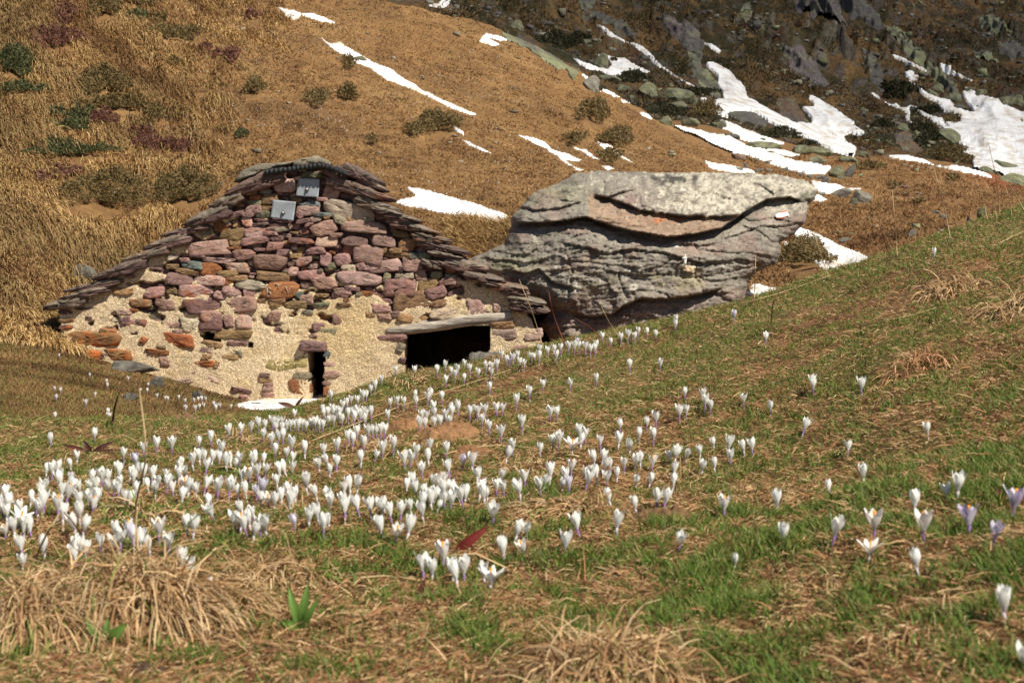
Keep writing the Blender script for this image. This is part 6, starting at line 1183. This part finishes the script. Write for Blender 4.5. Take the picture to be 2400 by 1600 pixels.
for i in rest:
    vi = variant(i, pts[i][2]); sc = 0.86 * r.uniform(0.9, 1.15) * (1.4 if B0[i, 1] > 7 else 1.0); a = r.uniform(0, 6.28); Rm = np.array([[math.cos(a), -math.sin(a), 0], [math.sin(a), math.cos(a), 0], [r.uniform(-.12, .12), 0.05, 1]]).T
    for A_ in (VA[vi], TA[0]): rest_parts.append((A_[0] @ Rm * sc + B0[i] + np.array([0, 0, 0.020 * sc]), A_[1], A_[2], A_[3]))
# the far hillside is freckled with them: too many to count
r = np.random.default_rng(8); n = 11000; px = r.uniform(-60, 1900, n); py = r.uniform(10, 800, n); H = hit(px, py, 17.5, 62)
dens = np.clip(0.25 + 1.1 * fbm(H[:, 0] * 0.35, H[:, 1] * 0.35, 3, 3), 0, 1) * np.where((px < 420) & (py > 330), 0.25, 1.0) * np.where(px > 1250, 0.55, 1.0)
k = (H[:, 1] > 18) & (H[:, 1] < 55) & (r.random(n) < dens * 0.75) & (np.abs(pix(H)[1] - py) < 4); H = H[k]; n = len(H); s = r.uniform(0.5, 1.2, n)[:, None] * 0.0135 * (H[:, 1:2] / 25) ** 0.5
o_ = np.array([[0, 0, 0], [-.6, 0, 1.5], [0, -.5, 2.3], [.6, 0, 1.5]]); V = (H[:, None] + np.array([0, 0, 0.03]) + o_[None] * s[:, None]).reshape(-1, 3)
rest_parts.append((V, np.arange(n * 4), np.full(n, 4), np.tile((0.80, 0.78, 0.72), (n * 4, 1))))
tag(blade_obj('crocus_drift', rest_parts, M_petal), 'crocuses too far off to count, on the crest and freckling the hillside', 'crocuses', kind='stuff')
# ================================================================ GRASS ON THE FAR GROUND
def far_grass(name, label, n, region, lo, hi, lenr, wid, cols, up, droop, per=9, spread=0.05, pull=(0, 0, 0), seg=2, seed=0, mat=None, dens=None, cl=0.5, comb=1.0, direct=False):
    r = np.random.default_rng(seed); px = r.uniform(region[0], region[1], n); py = r.uniform(region[2], region[3], n); H = hit(px, py, lo, hi)
    if direct: d = np.exp(r.uniform(math.log(lo * 1.02), math.log(hi * 0.98), n)); x = (px - 1200) / FPX * d; H = np.stack([x, d, ground(x, d)], 1)
    for k_ in SKIP:
        if k_[0] == 'e': H[((px - k_[1]) / k_[3]) ** 2 + ((py - k_[2]) / k_[4]) ** 2 < 1, 1] = 0.5
        else: H[edge_dist(k_[1], px, py) > -4, 1] = 0.5
    ok = (H[:, 1] > lo * 1.01) & (H[:, 1] < hi * 0.985)
    if dens is not None: ok &= r.random(n) < dens(px, py, H)
    H = H[ok]; n = len(H); m = H[:, 1] / FPX
    P = np.repeat(H, per, 0) + r.normal(0, 1, (n * per, 3)) * np.repeat(spread * H[:, 1] / 25, per)[:, None] * np.array([1, 1, 0]); P[:, 2] = ground(P[:, 0], P[:, 1])
    D = rdir(n * per, r, r.uniform(up[0], up[1], n * per), comb) + np.array(pull) + np.repeat(r.normal(0, 0.22, (n, 3)), per, 0); base = np.array(cols)[r.integers(0, len(cols), n)]
    tone = np.clip(1 + cl * fbm(H[:, 0] * 0.5, H[:, 1] * 0.5, seed, 3), 0.4, 1.7)[:, None]; base = mixc(base, base * np.array([0.62, 0.5, 0.48]), smooth(0.1, 0.55, fbm(H[:, 0] * 0.28 + 5, H[:, 1] * 0.5, seed + 3, 4)) * 0.8); C = np.repeat(base * tone, per, 0) * r.uniform(0.75, 1.25, (n * per, 1))
    L_ = r.uniform(*lenr, n * per); W_ = r.uniform(0.7, 1.3, n * per) * np.repeat(np.maximum(wid, 1.6 * m), per); print(name, n * per)
    S = np.tile((1.0, 0.0, 0.15), (n * per, 1)) + r.normal(0, 0.5, (n * per, 3))
    return tag(blade_obj(name, blades(P, D, L_, W_, r.uniform(*droop, n * per), C, seg, side=S - (S * D).sum(1)[:, None] * D / (D * D).sum(1)[:, None], seed=seed), mat or M_straw), label, 'grass', kind='stuff')
GOLD = [(0.37, 0.245, 0.095), (0.44, 0.30, 0.13), (0.30, 0.185, 0.07), (0.23, 0.125, 0.05), (0.34, 0.215, 0.09)]; BRN = [(0.265, 0.155, 0.062), (0.22, 0.12, 0.047), (0.32, 0.195, 0.085), (0.17, 0.088, 0.036), (0.25, 0.138, 0.054)]
leftd = lambda px, py, H: np.clip(np.maximum(smooth(560, 250, px + 0.25 * (py - 400)), smooth(150, 60, py) * smooth(720, 560, px)) * (0.35 + 0.9 * smooth(-0.3, 0.3, fbm(H[:, 0] * 0.8, H[:, 1] * 0.8, 4, 3))), 0, 1)
far_grass('golden_grass', 'long golden dead grass combed down the left hillside', 11500, (-420, 760, -20, 825), 16.5, 60, (0.16, 0.40), 0.014, GOLD, (0.25, 0.9), (1.6, 3.2), 24, 0.08, (0.45, -0.75, 0), 3, 31, dens=leftd, comb=0.40)
far_grass('hillside_grass', 'short dead brown turf on the open hillside', 34000, (-60, 2000, -20, 800), 17.6, 60, (0.03, 0.085), 0.012, BRN, (0.3, 1.4), (0.4, 1.6), 8, 0.06, (0.1, -0.3, 0), 2, 32, dens=lambda px, py, H: np.clip(1.05 - leftd(px, py, H), 0.1, 1))
far_grass('knoll_grass', 'dead turf on the knoll and the flat beyond the crest', 13500, (1750, 2750, 340, 720), 17.6, 64, (0.05, 0.16), 0.014, BRN, (0.4, 1.5), (0.4, 1.6), 8, 0.07, (0.1, -0.2, 0), 2, 33)
far_grass('lawn_grass', 'short greenish turf between the crest and the hut', 17500, (-300, 820, 800, 1000), 6.9, 17.3, (0.02, 0.05), 0.005, [(0.14, 0.13, 0.034), (0.20, 0.125, 0.047), (0.25, 0.15, 0.065), (0.12, 0.12, 0.028), (0.22, 0.12, 0.05), (0.17, 0.09, 0.04)], (0.3, 1.8), (0.2, 1.0), 9, 0.05, (0, 0, 0), 2, 34)
far_grass('dip_grass', 'short turf in the dip behind the meadow crest', 7000, (-500, 2900, 700, 900), 6.6, 17.2, (0.02, 0.05), 0.006, [(0.14, 0.13, 0.034), (0.20, 0.125, 0.047), (0.25, 0.15, 0.065), (0.22, 0.12, 0.05)], (0.3, 1.6), (0.2, 1.0), 9, 0.06, (0, 0, 0), 2, 37, direct=True)
far_grass('rock_grass', 'golden tuft grass between hut roof and boulder', 700, (1060, 1260, 515, 625), 17.5, 24, (0.12, 0.28), 0.012, GOLD, (0.7, 1.8), (0.8, 2.0), 22, 0.07, (0.1, -0.3, 0), 3, 35)
DK_ = [(0.11, 0.07, 0.028), (0.052, 0.043, 0.016), (0.15, 0.092, 0.038), (0.036, 0.031, 0.013), (0.19, 0.12, 0.05)]
far_grass('mountain_heath_tufts', 'dark tufts of heath and grass on the mountainside', 22000, (1000, 2460, -20, 420), 66.5, 330, (0.2, 0.55), 0.05, DK_, (0.5, 1.6), (0.6, 1.8), 7, 0.10, (0.1, -0.3, 0), 2, 36, dens=lambda px, py, H: np.clip(0.35 + 0.8 * fbm(H[:, 0] * 0.12, H[:, 1] * 0.12, 6, 3), 0.05, 1), cl=0.6)
# ================================================================ A THIN CLOUD: its shade lies over the mountainside
def cloud():
    r = np.random.default_rng(1); c = np.array([34.0, 170.0, 20.0]) + np.array(SUN_DIR) * 430.0; nu, nv = 40, 64
    th = np.linspace(0.001, math.pi - 0.001, nu); ph = np.linspace(0, 2 * math.pi, nv + 1)[:-1]; T, Pp = np.meshgrid(th, ph, indexing='ij')
    V = np.stack([np.sin(T) * np.cos(Pp), np.sin(T) * np.sin(Pp), np.cos(T)], -1).reshape(-1, 3); V *= (1 + 0.10 * fbm(V[:, 0] * 2, V[:, 1] * 2, V[:, 2] * 2, 4))[:, None]; V *= np.array([112.0, 116.0, 26.0])
    a = np.arange(nu * nv).reshape(nu, nv); b_ = np.roll(a, -1, 1); F = np.stack([a[:-1], a[1:], b_[1:], b_[:-1]], -1).reshape(-1, 4)
    m, N, L, B = newmat('thin_cloud'); N.remove(B); vol = node(N, 'ShaderNodeVolumePrincipled'); vol.inputs['Color'].default_value = (1, 1, 1, 1); vol.inputs['Density'].default_value = 0.017; vol.inputs['Anisotropy'].default_value = 0.6
    L.new(vol.outputs[0], N['Material Output'].inputs['Volume'])
    return tag(link('cloud', mesh_np('cloud', V, F, m, smooth_=True), loc=c), kind='structure')
cloud()
scene.cycles.volume_bounces = 0
